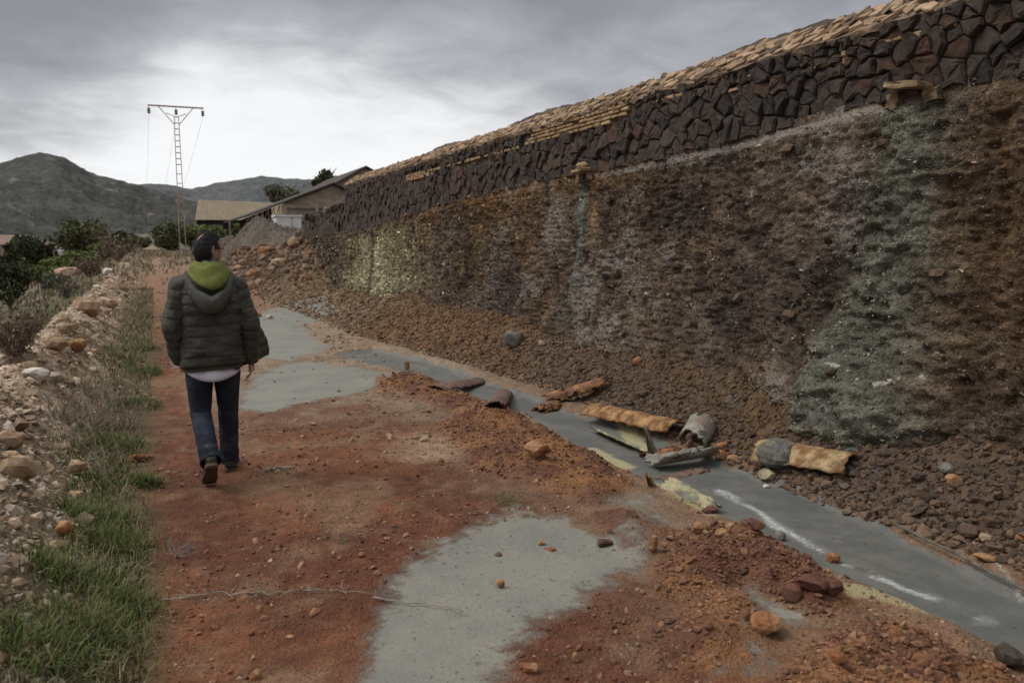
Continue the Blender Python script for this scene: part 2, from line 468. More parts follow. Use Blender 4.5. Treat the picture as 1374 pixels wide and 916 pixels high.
# berm, grass verge, valley side
bm_ = sm(-.42, -.78, xf + .12 * n2 + .25 * sm(8, 3, yf) * -1)
cb = lerp(np.tile(np.array(BERM), (N, 1)), (.17, .105, .065), sm(-.1, .35, n2 + .4 * n3))
cb = lerp(cb, (.15, .105, .07), sm(8, 3.5, yf) * .8)
c = c + (cb - c) * bm_[:, None]
vg = sm(.02, -.18, xf + .12 * n2) * sm(-.80, -.5, xf + .1 * n2) * sm(30, 20, yf)
c = lerp(c, (.10, .085, .042), vg * .75)
vl = sm(-2.0, -2.6, xf + .3 * n1)
cv = lerp(np.tile(np.array((.16, .12, .078)), (N, 1)), (.085, .085, .045), sm(-.2, .3, fbm(xf * .25, yf * .25, 4, 71)))
cv = lerp(cv, (.27, .19, .12), sm(.1, .3, fbm(xf * .12 + 4, yf * .12, 3, 73)) * sm(-3, -7, xf))
c = c + (cv - c) * vl[:, None]
up = sm(4.9, 5.6, xf) * 1.0 + sm(30, 40, yf) * sm(1.8, 3.0, xf); up = np.clip(up, 0, 1)
c = lerp(c, (.125, .095, .072), up)
c = lerp(c, (.075, .06, .046), up * sm(-.1, .3, n1))
hz = np.exp(-((xf - 4.4) / 2.6) ** 2 - ((yf - 30) / 4.5) ** 2)
c = lerp(c, (.165, .108, .07), sm(.2, .5, hz))
c = lerp(c, (.10, .10, .06), sm(80, 250, np.hypot(xf, yf)))
ny, nx = len(gy), len(gx); c_ground = c
idx = np.arange(N).reshape(ny, nx)
quads = np.stack([idx[:-1, :-1], idx[:-1, 1:], idx[1:, 1:], idx[1:, :-1]], -1).reshape(-1, 4)

t = NT('ground_soil')
base = t.attr('col', 'Color')
nl = t.noise(7, 8, .62); nf = t.noise(55, 6, .7); nh = t.noise(190, 3, .6)
base = t.mulc(base, t.map(nl, .25, .75, .72, 1.28))
base = t.mulc(base, t.map(nf, .3, .7, .68, 1.34))
sp = t.map(t.vor(95), .0, .22, 1, 0)
base = t.mix(t.math('MULTIPLY', sp, t.map(nh, .55, .7, 0, .5)), base, (.33, .24, .16))
sl_ = t.math('ADD', t.attr('slime'), t.math('MULTIPLY', t.math('SUBTRACT', t.noise(10, 10, .72), .5), 1.1))
slm = t.map(sl_, .30, .74)
speck = t.map(t.noise(30, 7, .7), .62, .66, 0, .75)
slm = t.math('MULTIPLY', slm, t.math('SUBTRACT', 1.0, speck, True))
gray = t.mix(t.map(t.noise(2.2, 6, .6), .35, .65), (.170, .170, .146), (.215, .203, .165))
gray = t.mulc(gray, t.map(t.noise(80, 6, .7, stretch=(1, .5, 1)), .25, .75, .84, 1.14))
gray = t.mix(t.math('MULTIPLY', t.attr('chan'), .88), gray, t.mix(t.map(t.noise(3.5, 7, .65), .4, .62), (.095, .098, .093), (.138, .137, .124)))
base = t.mix(slm, base, gray)
yv = t.map(t.math('ADD', t.attr('yel'), t.math('MULTIPLY', t.math('SUBTRACT', t.noise(11, 7, .65), .5), .9)), .4, .8, 0, .75)
base = t.mix(yv, base, (.42, .37, .20))
sv = t.map(t.math('ADD', t.attr('salt'), t.math('MULTIPLY', t.math('SUBTRACT', t.noise(42, 10, .85), .5), 3.4)), .62, .95, 0, .7)
sv = t.math('MAXIMUM', sv, t.map(t.math('ADD', t.attr('salt'), t.math('MULTIPLY', t.math('SUBTRACT', t.noise(9, 6, .7), .5), .7)), .30, 1.0, 0, .26))
base = t.mix(sv, base, (.60, .61, .60))
hgt = t.math('ADD', t.math('MULTIPLY', t.noise(28, 8, .7), 1.0), t.math('MULTIPLY', t.math('SUBTRACT', .3, t.vor(70)), .6))
hgt = t.math('MULTIPLY', hgt, t.map(slm, 0, 1, 1, .10))
M_ground = t.fin(base, t.map(slm, 0, 1, .93, .62), t.bump(hgt, .8, .03), .3)
ground = mesh('ground', np.stack([xf, yf, zf], 1), quads, M_ground, None, True, c, {'slime': slime, 'salt': salt, 'chan': chan, 'yel': yel})
tag(ground, kind='structure')

# ================================================================== hills on the horizon
def hill(name, ridge, dist, depth, zb, seed, col, mat_name, rough=1.0):
    pxs = np.array([q[0] for q in ridge], float); pys = np.array([q[1] for q in ridge], float)
    daz = np.arctan((pxs - 687) / _F * cos(_P)) + _T
    hh = CAMZ + (458 - pys - _F * math.tan(_P)) / _F * dist * np.cos(daz - _T) * 1.0 / cos(_P)
    na, nr = 620, 90
    az = np.linspace(daz[0], daz[-1], na); top = np.interp(az, daz, hh)
    k = np.hanning(9); k /= k.sum(); top = np.convolve(np.pad(top, 4, 'edge'), k, 'valid')
    u = np.linspace(-1, 1, nr)
    A, U = np.meshgrid(az, u)
    Rr = dist + U * depth
    prof = np.where(U < 0, (1 + U), 1 - .8 * U); prof = prof ** .85
    xx, yy = Rr * np.sin(A), Rr * np.cos(A)
    sc = 1 / (dist * .11)
    gul = fbm(xx * sc * 1.2, yy * sc * 1.2, 5, seed); rid = 1 - np.abs(fbm(xx * sc * 2.4 + 5, yy * sc * 2.4, 4, seed + 1)) * 2
    edge = np.clip(1 - np.abs(U) ** 1.0, 0, 1) 
    amp = (top - zb)[None, :] if top.ndim == 1 else top
    zz_ = zb + amp * prof + dist * .012 * rough * ((gul) * .9 + (rid - .5) * .9) * np.minimum(1, np.abs(U) * 3.0 + .12)
    zz_ = zz_ + dist * .0012 * fbm(xx * sc * 14, yy * sc * 14, 3, seed + 2)
    ii = np.arange(na * nr).reshape(nr, na)
    q = np.stack([ii[:-1, :-1], ii[:-1, 1:], ii[1:, 1:], ii[1:, :-1]], -1).reshape(-1, 4)
    t = NT(mat_name)
    s_ = 1 / dist
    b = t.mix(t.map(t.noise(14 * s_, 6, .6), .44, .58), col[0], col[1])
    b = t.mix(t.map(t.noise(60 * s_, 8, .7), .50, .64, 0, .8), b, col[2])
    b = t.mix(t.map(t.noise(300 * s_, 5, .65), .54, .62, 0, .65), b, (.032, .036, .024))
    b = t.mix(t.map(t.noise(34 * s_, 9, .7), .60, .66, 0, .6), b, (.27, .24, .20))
    m = t.fin(b, .95, t.bump(t.noise(220 * s_, 6, .65), .7, dist * .006), .1)
    o = mesh(name, np.stack([xx.ravel(), yy.ravel(), zz_.ravel()], 1), q, m, None, True)
    return tag(o, kind='structure')
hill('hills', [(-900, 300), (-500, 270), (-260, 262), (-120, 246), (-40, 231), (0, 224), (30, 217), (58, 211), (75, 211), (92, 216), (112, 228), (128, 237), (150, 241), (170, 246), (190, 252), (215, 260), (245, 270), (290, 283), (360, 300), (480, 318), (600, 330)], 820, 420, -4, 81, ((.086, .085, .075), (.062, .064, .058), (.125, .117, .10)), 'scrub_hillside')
hill('distant_hills', [(-200, 285), (60, 262), (190, 251), (205, 249.5), (225, 251), (245, 254), (258, 257), (270, 253), (282, 251), (305, 245), (320, 243), (338, 242), (346, 239.5), (376, 240), (384, 243.5), (420, 243), (470, 248), (560, 244), (700, 258), (900, 280), (1300, 300), (1800, 310)], 1500, 620, 5, 87, ((.132, .138, .140), (.10, .107, .110), (.158, .158, .152)), 'far_hazed_hillside', .8)  # paler bluish colours have the distance haze painted in
# ================================================================== retaining wall
wall = empty('retaining_wall', (WALLX, 12, 0))
tag(wall, 'long dark retaining wall of black stone over a crusted stained face', 'wall')
WO = np.array(wall.location)
def stone_bottom(y):
    return np.interp(y, [-3, 3.2, 4.3, 5.7, 8.3, 10.4, 13.6, 19, 25.7, 30], [2.62, 2.62, 2.63, 2.53, 2.46, 2.42, 2.31, 1.98, 1.78, 1.75])
STTOP = 3.17
# ---- crusted lower face: one dense relief sheet
def crust_axis():
    a = [WALL_Y0]
    while a[-1] < 29.6: a.append(a[-1] + max(.016, .0048 * math.hypot(a[-1], 4.8)))
    return np.array(a)
cy = crust_axis(); nz = 190
Yc, Vc = np.meshgrid(cy, np.linspace(0, 1, nz))
zt = stone_bottom(Yc) + .06
# broken-off far end sinks to the rubble
zt = zt + 0
Zc = -.05 + Vc * (zt + .05)
yy, zz3 = Yc.ravel(), Zc.ravel()
big = fbm(yy * .8, zz3 * .8, 3, 101)
m1 = fbm(yy * 4.2, zz3 * 4.2, 3, 103)
rd = 1 - 2 * np.abs(fbm(yy * 7.5 + .3 * m1, zz3 * 7.5, 4, 105))
rd2 = 1 - 2 * np.abs(fbm(yy * 17, zz3 * 17, 3, 107))
fine_ = fbm(yy * 34, zz3 * 34, 3, 109)
# horizontal scale lobes in the green run
Yg = 4.05 + .12 * np.sin(zz3 * 2.3); gw = .26 + .26 * sm(2.2, .5, zz3)
green = np.exp(-(np.abs(yy - Yg) / gw) ** 3) * sm(2.62, 2.5, zz3)
green = np.clip(green + .35 * (m1) * (green > .03), 0, 1)
lobe = np.sin(zz3 * 42 + 5 * m1 + 2 * big)
out = .07 * big + .036 * m1 + .020 * (rd - .4) + .030 * (rd2 - .4) + .028 * fine_
out = out + .030 * fbm(yy * 5.5, zz3 * .7, 3, 141) + .016 * fbm(yy * 1.6, zz3 * 5.0 + .8 * big, 3, 143)
out = out + green * (.07 + .022 * lobe * (.5 + m1)) + .16 * green * sm(1.1, .4, zz3)
out = out + .17 * sm(1.4, .4, zz3) ** 2                      # foot swells over the talus
out = out + np.exp(-((yy - 19) / 4) ** 2) * .05
out = out * sm(0, .07, 1 - (Vc.ravel())) + .02
xx = -out
# colours of the face and its deposits
c = np.tile(np.array((.122, .091, .066)), (len(yy), 1))
c = lerp(c, (.19, .145, .105), sm(-.05, .5, big + .7 * m1) * .6)
c = lerp(c, (.15, .085, .042), sm(.0, .45, fbm(yy * 1.7 + 9, zz3 * 1.1, 4, 131)) * .6)
c = lerp(c, (.045, .033, .026), sm(.1, .5, -m1 - .4 * big) * .7)  # darker in the hollows of the relief
org = sm(.55, .0, np.abs(yy - 12.4 + .8 * (zz3 - 1.3)) / 2.2 + .35 * m1 + .2 * big) * .85
org = np.maximum(org, sm(.5, 0, np.abs(yy - 3.1) / .55 + .5 * m1) * .45)
c = lerp(c, (.165, .092, .038), org * .85)
c = lerp(c, (.062, .040, .027), sm(3.75, 3.3, yy + .35 * m1 + .2 * big) * .75)
c = lerp(c, (.15, .088, .045), sm(.1, .4, fbm(yy * .6 + 20, zz3 * .45, 3, 151)) * .5)
c = lerp(c, (.058, .042, .034), sm(.08, .4, fbm(yy * .75 + 40, zz3 * .9, 4, 153)) * .7)
topb = sm(.5, .15, (zt.ravel() - zz3)) * sm(6, 9, yy) * sm(19, 14, yy)
c = lerp(c, (.20, .105, .04), topb * sm(-.3, .3, m1) * .8)
ylw = sm(.9, .2, np.abs(yy - 18.3) / 5.6 + .5 * m1 + .15 * big) * sm(.1, .5, zz3) * sm(.05, .4, zt.ravel() - zz3)
c = lerp(c, (.36, .325, .19), ylw * .8)
pale = np.exp(-((yy - 17.9 + .15 * np.sin(zz3 * 3)) / .55) ** 2) + .7 * np.exp(-((yy - 19.4) / .35) ** 2)
c = lerp(c, (.55, .52, .36), np.clip(pale * sm(-.4, .2, m1) * sm(1.9, 1.5, zz3) , 0, 1) * .8)
c = lerp(c, (.06, .06, .055), np.exp(-((yy - 18.6) / .16) ** 2) * .85)
c = lerp(c, (.10, .11, .075), sm(20.5, 23, yy) * .6)
c = lerp(c, (.165, .172, .132), green * .9)
g2 = np.exp(-(np.abs(yy - 8.62 + .05 * m1) / (.14 + .2 * sm(1.6, .8, zz3))) ** 3) * sm(.02, .1, zt.ravel() - zz3)
c = lerp(c, (.165, .19, .165), np.clip(g2 * (.8 + m1), 0, 1) * sm(.3, 1.8, zz3))
c = lerp(c, (.30, .19, .09), np.exp(-(np.abs(yy - 8.36) / .08) ** 2) * sm(1.2, 1.9, zz3) * .8)
# white salts
wht = .75 * sm(-.1, .55, fbm(yy * 1.3 + 3, zz3 * 1.9, 4, 113) + .35 * m1 + .05) * sm(1.5, 3.4, yy) * sm(15, 10, yy) * (1 - green * .6)
edge = np.exp(-((zt.ravel() - zz3 - .10) / .05) ** 2) * sm(3.2, 4.4, yy) * sm(9.5, 7.5, yy)
wht = np.clip(np.maximum(wht * (.35 + .65 * sm(2.5, 4.5, yy)), edge * 1.1), 0, 1)
wl = np.exp(-((zz3 - .72 - .03 * np.sin(yy * 9) - .05 * m1) / .016) ** 2) * sm(-.05, .2, fbm(yy * 12, zz3 * 9, 2, 133)) * sm(3.45, 3.7, yy) * sm(4.5, 4.3, yy)
ii = np.arange(len(yy)).reshape(Yc.shape)
q = np.stack([ii[:-1, 1:], ii[:-1, :-1], ii[1:, :-1], ii[1:, 1:]], -1).reshape(-1, 4)
t = NT('mineral_crust')
b = t.attr('col', 'Color')
b = t.mulc(b, t.map(t.noise(9, 8, .65), .25, .75, .6, 1.45))
b = t.mulc(b, t.map(t.noise(48, 6, .7), .3, .7, .55, 1.5))
b = t.mix(t.map(t.noise(14, 7, .68), .56, .66, 0, .5), b, (.135, .07, .028))
rg1 = t.math('ABSOLUTE', t.math('SUBTRACT', t.noise(15, 7, .7, dist=1.0), .5)); rg2 = t.math('ABSOLUTE', t.math('SUBTRACT', t.noise(34, 5, .65, dist=.8), .5))
b = t.mulc(b, t.map(t.noise(2.6, 6, .65), .3, .7, .62, 1.4))
b = t.mix(t.math('MULTIPLY', t.map(rg1, .0, .035, .75, 0), t.map(t.noise(2.4, 6, .65), .50, .64)), b, (.36, .305, .245))
b = t.mix(t.math('MULTIPLY', t.map(rg2, .0, .03, .6, 0), t.map(t.noise(3.1, 6, .65), .48, .63)), b, (.29, .24, .19))
b = t.mix(t.math('MULTIPLY', t.map(t.noise(22, 6, .7), .60, .68, 0, .8), t.map(t.noise(4, 4, .6), .4, .55)), b, (.035, .026, .021))
wn_ = t.math('ADD', t.math('MULTIPLY', t.attr('wht'), .52), t.math('MULTIPLY', t.noise(26, 9, .78, dist=1.6), 1.25))
b = t.mix(t.map(wn_, .92, 1.10, 0, .7), b, (.42, .38, .34))
b = t.mix(t.map(t.math('ADD', t.attr('wline'), t.math('MULTIPLY', t.noise(40, 6, .7), .8)), .75, .95, 0, .9), b, (.62, .58, .52))
h = t.math('ADD', t.noise(40, 9, .72, dist=.6), t.math('MULTIPLY', t.vor(55), .5))
M_crust = t.fin(b, .9, t.bump(h, 1.0, .035), .22)
V = np.stack([xx, yy - WO[1], zz3 - WO[2]], 1)
crust = mesh('crusted_face', V, q, M_crust, wall, True, c, {'wht': wht, 'wline': wl})

# ---- flakes and crystals standing off the crust
r5 = np.random.default_rng(91); nF = 95000
pick = r5.choice(len(yy), nF, p=(lambda w: w / w.sum())((yy > 1.2) * (1 + .6 * m1).clip(.1)))
s_ = np.exp(r5.normal(math.log(.0075), .5, nF)).clip(.003, .028) * np.hypot(yy[pick], 4.8) / 6.0
base_p = np.stack([xx[pick], yy[pick] - WO[1], zz3[pick] - WO[2]], 1) + r5.normal(size=(nF, 3)) * .012
tv = r5.normal(size=(nF, 4, 3)); tv /= np.linalg.norm(tv, axis=2)[:, :, None]; tv *= s_[:, None, None]; tv[:, :, 0] *= .8; tv[:, :, 2] *= .7
FV = (base_p[:, None] + tv).reshape(-1, 3)
FF = ((np.arange(nF) * 4)[:, None, None] + np.array([[0, 1, 2], [0, 3, 1], [0, 2, 3], [1, 3, 2]])).reshape(-1, 3)
fc = c[pick] * np.exp(r5.normal(size=(nF, 1)) * .55)
pale_ = r5.random(nF) < .012 + .42 * wht[pick] * (m1[pick] + .45).clip(0, 1)
fc[pale_] = np.array((.33, .285, .24)) * r5.uniform(.55, 1.2, (pale_.sum(), 1))
rust_ = r5.random(nF) < .06; fc[rust_] = np.array((.15, .075, .03)) * r5.uniform(.6, 1.3, (rust_.sum(), 1))
tag(mesh('crust_flakes', FV, FF, simple('crust_flake', None, .85, .2, 30, 90, .3, .004, .3, attr=True), wall, False, np.repeat(fc, 4, 0)), kind='stuff')

M_emb = simple('embedded_stone', (.085, .065, .05), .85, .4, 14, 50, .9, .015, .3, (.13, .085, .055), 7)
def emb(n, seed):
    q = np.random.default_rng(seed)
    for i in range(n):
        k = int(q.integers(0, len(yy)))
        if not (2.2 < yy[k] < 17 and .45 < zz3[k] < zt.ravel()[k] - .12): continue
        v = rock_v(q, ICO1, 10, .06, .5) * (q.uniform(.025, .07) * np.array([.8, q.uniform(.8, 1.5), q.uniform(.6, 1)]))
        mesh('embedded_stone', v + np.array([xx[k] - .005, yy[k] - WO[1], zz3[k] - WO[2]]), ICO1[1], M_emb, wall)
emb(150, 17)
# ---- solid core behind the stones (mortar seen in the joints)
t = NT('dark_mortar')
M_mortar = t.fin(t.mix(t.map(t.noise(6, 6, .6), .45, .65), (.060, .045, .034), (.14, .10, .068)), .95, t.bump(t.noise(50, 5), .6, .02))
m = MB()
ys = np.linspace(WALL_Y0, 28.3, 80)
topz = lambda q: STTOP if q < 21.95 else 2.60 - .03 * (q - 22)
for i in range(len(ys) - 1):
    a, b2 = ys[i], ys[i + 1]
    za, zb2 = stone_bottom(a) - .3, stone_bottom(b2) - .3
    x0, x1 = .016, .55
    T0, T1 = topz(a), topz(b2)
    p = [(x0, a, za), (x1, a, za), (x1, a, T0 + .10), (x0, a, T0 - .02), (x0, b2, zb2), (x1, b2, zb2), (x1, b2, T1 + .10), (x0, b2, T1 - .02)]
    m.add([(u, v - WO[1], w - WO[2]) for u, v, w in p], [(0, 3, 7, 4), (3, 2, 6, 7), (2, 1, 5, 6)] + ([(0, 1, 2, 3)] if i == 0 else []) + ([(4, 7, 6, 5)] if i == len(ys) - 2 else []))
m.build('wall_core', M_mortar, wall)

# ---- stones: irregular polygons filling the band
def clip(poly, nx_, ny_, d_):
    o = []
    for i in range(len(poly)):
        a = poly[i]; b = poly[(i + 1) % len(poly)]
        da = a[0] * nx_ + a[1] * ny_ - d_; db = b[0] * nx_ + b[1] * ny_ - d_
        if da <= 0: o.append(a)
        if da * db < 0:
            s = da / (da - db); o.append((a[0] + (b[0] - a[0]) * s, a[1] + (b[1] - a[1]) * s))
    return o
r = np.random.default_rng(21)
def band_top(y):      # course of tan bricks replaces the stones here
    return STTOP
seeds = []
y = WALL_Y0
rowsets = [(.0, .24), (.24, .45), (.45, .63), (.63, .78), (.78, .90), (.90, 1.0)]
for lo, hi in rowsets:
    y = WALL_Y0 - .1 + r.uniform(0, .2)
    while y < 28.4:
        zb = stone_bottom(y) - .02; hgt_ = STTOP - zb
        w = (r.uniform(.08, .17) if r.random() < .45 else r.uniform(.15, .30)) * (1.0 if hi < .8 else .85) * (1 + .3 * sm(15, 22, y))
        fz = (lo + hi) / 2 + r.uniform(-.48, .48) * (hi - lo)
        seeds.append((y + w / 2, zb + fz * hgt_))
        y += w
seeds = np.array(seeds)
def brick_zone(y, z):   # tan brick courses
    if 7.55 < y < 10.35 and 2.975 < z < 3.175: return True
    if 10.35 <= y < 16.2 and 2.955 < z < 3.02: return True
    if 14.2 < y < 16.2 and 2.87 < z < 3.02: return True
    return False
cells = []
asp = .82
for i, (sy, sz) in enumerate(seeds):
    near_ = np.where((np.abs(seeds[:, 0] - sy) < .8))[0]
    zb0 = stone_bottom(sy) + .012 * r.normal()
    poly = [(sy - .5, max(sz - .5, 0)), (sy + .5, max(sz - .5, 0)), (sy + .5, sz + .5), (sy - .5, sz + .5)]
    if sy > 21.9 and sz > 2.66: continue
    poly = clip(poly, 0, 1, STTOP if sy < 21.9 else 2.62 + .06 * r.normal() - .03 * (sy - 22)); poly = clip(poly, 0, -1, -zb0)
    order = near_[np.argsort(np.hypot(seeds[near_, 0] - sy, (seeds[near_, 1] - sz)))]
    for j in order[1:26]:
        oy, oz = seeds[j]
        dy, dz = oy - sy, (oz - sz)
        # anisotropic bisector
        L = math.hypot(dy, dz)
        poly = clip(poly, dy / L, dz / L, (dy * (sy + oy) / 2 + dz * (sz + oz) / 2) / L)
        if len(poly) < 3: break
    if len(poly) < 3: continue
    if brick_zone(sy, sz): continue
    if math.hypot((sy - 4.0) / .22, (sz - 2.58) / .12) < 1: continue      # drain mouths stay open
    if math.hypot((sy - 8.55) / .16, (sz - 2.42) / .09) < 1: continue
    cells.append((sy, sz, poly))
def stone_geo(poly, sy, sz, r, proud):
    """rounded irregular block: outline, chamfer ring, face ring, centre."""
    P2 = []
    n = len(poly)
    for i in range(n):           # split long edges, jitter
        a, b = poly[i], poly[(i + 1) % n]
        L = math.hypot(b[0] - a[0], b[1] - a[1])
        if L < .012: continue
        P2.append(a)
        if L > .09: P2.append(((a[0] + b[0]) / 2 + r.normal() * .009, (a[1] + b[1]) / 2 + r.normal() * .009))
    P2 = np.array(P2); ctr = P2.mean(0); n = len(P2)
    if n < 3: return None
    size = np.sqrt(((P2 - ctr) ** 2).sum(1).mean())
    tilt = r.normal(size=2) * .10
    def ring(f, inset, x, jit):
        d = P2 - ctr; L = np.linalg.norm(d, axis=1)[:, None]
        q = ctr + d * np.clip((L - inset) / L, .2, 1) * f
        xs = x + (q - ctr) @ tilt * (x < 0) + r.normal(size=n) * jit
        return np.column_stack([xs, q[:, 0], q[:, 1]])
    g = r.uniform(.001, .006)
    R0 = ring(1, g, .10, 0)
    R1 = ring(1, g + .002, -proud * .35, .004)
    R2 = ring(1, g + .010 + size * .05, -proud, .005)
    R3 = ring(.55, g, -proud - size * .02, .0045)
    cc = np.array([[-proud - size * .02 + r.normal() * .004, ctr[0], ctr[1]]])
    V = np.vstack([R0, R1, R2, R3, cc]); f = []
    for k in range(3):
        for i in range(n):
            j = (i + 1) % n
            f.append((k * n + j, k * n + i, (k + 1) * n + i, (k + 1) * n + j))
    for i in range(n): f.append((3 * n + (i + 1) % n, 3 * n + i, 4 * n))
    return V - np.array([0, WO[1], WO[2]]), f
t = NT('black_slag_stone')
oi = t.math('FRACT', t.math('ADD', t.n('ShaderNodeObjectInfo').outputs['Random'], t.n('ShaderNodeNewGeometry').outputs['Random Per Island']))
b = t.mix(oi, (.043, .034, .030), (.080, .058, .045))
b = t.mix(t.math('GREATER_THAN', oi, .90), b, (.085, .05, .034))
b = t.mulc(b, t.map(t.noise(16, 7, .65), .25, .75, .6, 1.5))
b = t.mix(t.map(t.noise(9, 8, .7), .56, .70, 0, .55), b, (.115, .075, .048))
M_stone = t.fin(b, .8, t.bump(t.noise(42, 10, .75), 1.0, .025), .3)
def mesh_in(name, g, mat, parent, smooth=False): return mesh(name, g[0], g[1], mat, parent, smooth)
geos = []
for sy, sz, poly in cells:
    g = stone_geo(poly, sy, sz, r, r.uniform(.012, .06))
    if g is not None: geos.append((math.hypot(sy, 4.8) + (40 if sy < 2.2 else 0), g))
geos.sort(key=lambda q: q[0])
for d_, g in geos[:300]: mesh_in('stone', g, M_stone, wall)
m = MB()
for d_, g in geos[300:]: m.add(g[0], g[1])
if m.v: tag(m.build('far_stones', M_stone, wall), kind='stuff')

# ---- tan brick courses
t = NT('tan_brick')
oi = t.n('ShaderNodeObjectInfo').outputs['Random']
b = t.mix(oi, (.30, .195, .11), (.42, .30, .17))
b = t.mulc(b, t.map(t.noise(20, 6, .65), .25, .75, .65, 1.3))
b = t.mix(t.map(t.noise(13, 6, .7), .56, .66, 0, .7), b, (.075, .05, .035))
M_brick = t.fin(b, .9, t.bump(t.noise(60, 6, .65), .6, .012), .2)
def brick(y0, y1, z0, z1, mat, name='brick', depth=.12, jit=.006, par=None):
    m = MB(); o = r.uniform(.018, .034)
    c0 = .008
    pts = []
    for (x, a) in ((.1, 0), (-o + .012, 0), (-o, c0)):
        pts += [(x + r.normal() * jit * .3, y0 + a + r.normal() * jit, z0 + a + r.normal() * jit * .6), (x, y1 - a + r.normal() * jit, z0 + a + r.normal() * jit * .6), (x, y1 - a + r.normal() * jit, z1 - a + r.normal() * jit * .6), (x, y0 + a + r.normal() * jit, z1 - a + r.normal() * jit * .6)]
    f = []
    for k in range(2):
        for i in range(4): f.append((k * 4 + (i + 1) % 4, k * 4 + i, k * 4 + 4 + i, k * 4 + 4 + (i + 1) % 4))
    f.append((11, 10, 9, 8))
    m.add([(u, v - WO[1], w) for u, v, w in pts], f)
    return m.build(name, mat, par or wall)
def course(ya, yb, z0, z1, skip=.05):
    y = ya + r.uniform(0, .1)
    while y < yb:
        w = r.uniform(.09, .19)
        if r.random() > skip: brick(y, min(y + w, yb), z0, z1, M_brick)
        y += w + r.uniform(.012, .028)
for k in range(4): course(7.6 + .45 * (k < 2) * r.random() + .1 * k * 0, 10.3 - .1 * k, 2.985 + k * .047, 2.985 + k * .047 + .036, .06)
course(10.4, 16.1, 2.965, 3.008, .03)
course(14.3, 16.1, 2.885, 2.93, .03); course(14.3, 16.1, 2.925 + .004, 2.962, .03)
for (ya, yb, z0) in ((3.7, 4.9, 3.03), (4.6, 6.0, 2.985), (5.6, 7.3, 3.07)):
    y = ya
    while y < yb:
        w = r.uniform(.1, .26)
        if r.random() > .3: brick(y, y + w, z0 + r.normal() * .008, z0 + .03 + r.normal() * .006, M_brick)
        y += w + r.uniform(.0, .05)

# ---- sloped coping of flat tan stones
m = MB()
ys = np.arange(WALL_Y0, 22.0, .12)
V = []
for y in ys:
    for k, (x, z) in enumerate(((-.02, STTOP - .03), (-.03, STTOP + .01), (.13, 3.285), (.30, 3.42), (.40, 3.40), (.5, 3.1))):
        V.append((x + .012 * r.normal(), y - WO[1], z + .012 * r.normal()))
nn = 6; f = []
for i in range(len(ys) - 1):
    for k in range(nn - 1): f.append((i * nn + k, i * nn + k + 1, (i + 1) * nn + k + 1, (i + 1) * nn + k))
f.append(tuple(range(nn))[::-1]); f.append(tuple((len(ys) - 1) * nn + k for k in range(nn)))
m.add(V, f)
m.build('coping_bed', simple('coping_mortar', (.24, .175, .115), var=.5, sc=9, c2=(.13, .09, .06), bst=.9, bd=.02), wall)
t = NT('coping_slab')
oi = t.math('FRACT', t.math('ADD', t.n('ShaderNodeObjectInfo').outputs['Random'], t.n('ShaderNodeNewGeometry').outputs['Random Per Island']))
b = t.mix(oi, (.26, .17, .10), (.44, .31, .20))
b = t.mix(t.math('GREATER_THAN', oi, .86), b, (.15, .10, .07))
b = t.mulc(b, t.map(t.noise(18, 7, .65), .25, .75, .7, 1.25))
b = t.mix(t.map(t.noise(8, 6, .7), .57, .7, 0, .7), b, (.10, .075, .05))
M_cop = t.fin(b, .9, t.bump(t.noise(50, 6, .65), .7, .015), .2)
slabs = []
for row in range(3):
    y = WALL_Y0
    while y < 21.95:
        w = r.uniform(.07, .17); u = (row + .5) / 3 + r.uniform(-.12, .12)
        cx, cz = -.03 + .34 * u, STTOP + .02 + .24 * u
        hw, hd, th = w * .54, r.uniform(.055, .085), r.uniform(.012, .024)
        n = int(r.integers(5, 8)); an = np.sort(r.uniform(0, 2 * pi, n) * .25 + np.arange(n) * 2 * pi / n)
        out2 = [(math.cos(a) * hw * r.uniform(.8, 1.15), math.sin(a) * hd * r.uniform(.8, 1.15)) for a in an]
        rot = Euler((r.normal() * .09, -R(36) + r.normal() * .09, r.normal() * .2)).to_matrix()
        vs = [rot @ Vector((q_[1], q_[0], -th / 2)) for q_ in out2] + [rot @ Vector((q_[1] * .93, q_[0] * .93, th / 2 + r.normal() * .003)) for q_ in out2]
        vs = [(q_.x + cx, q_.y + y + w / 2 - WO[1], q_.z + cz + .002) for q_ in vs]
        fs = [tuple(range(n)), tuple(range(n, 2 * n))[::-1]] + [(i, i + n, (i + 1) % n + n, (i + 1) % n) for i in range(n)]
        slabs.append((math.hypot(y, 4.8) + (40 if y < 3 else 0), (vs, fs))); y += w * r.uniform(.8, 1.0)
slabs.sort(key=lambda q: q[0])
for d_, g in slabs[:300]: mesh_in('coping_stone', g, M_cop, wall)
m = MB()
for d_, g in slabs[300:]: m.add(*g)
tag(m.build('far_coping_stones', M_cop, wall), kind='stuff')

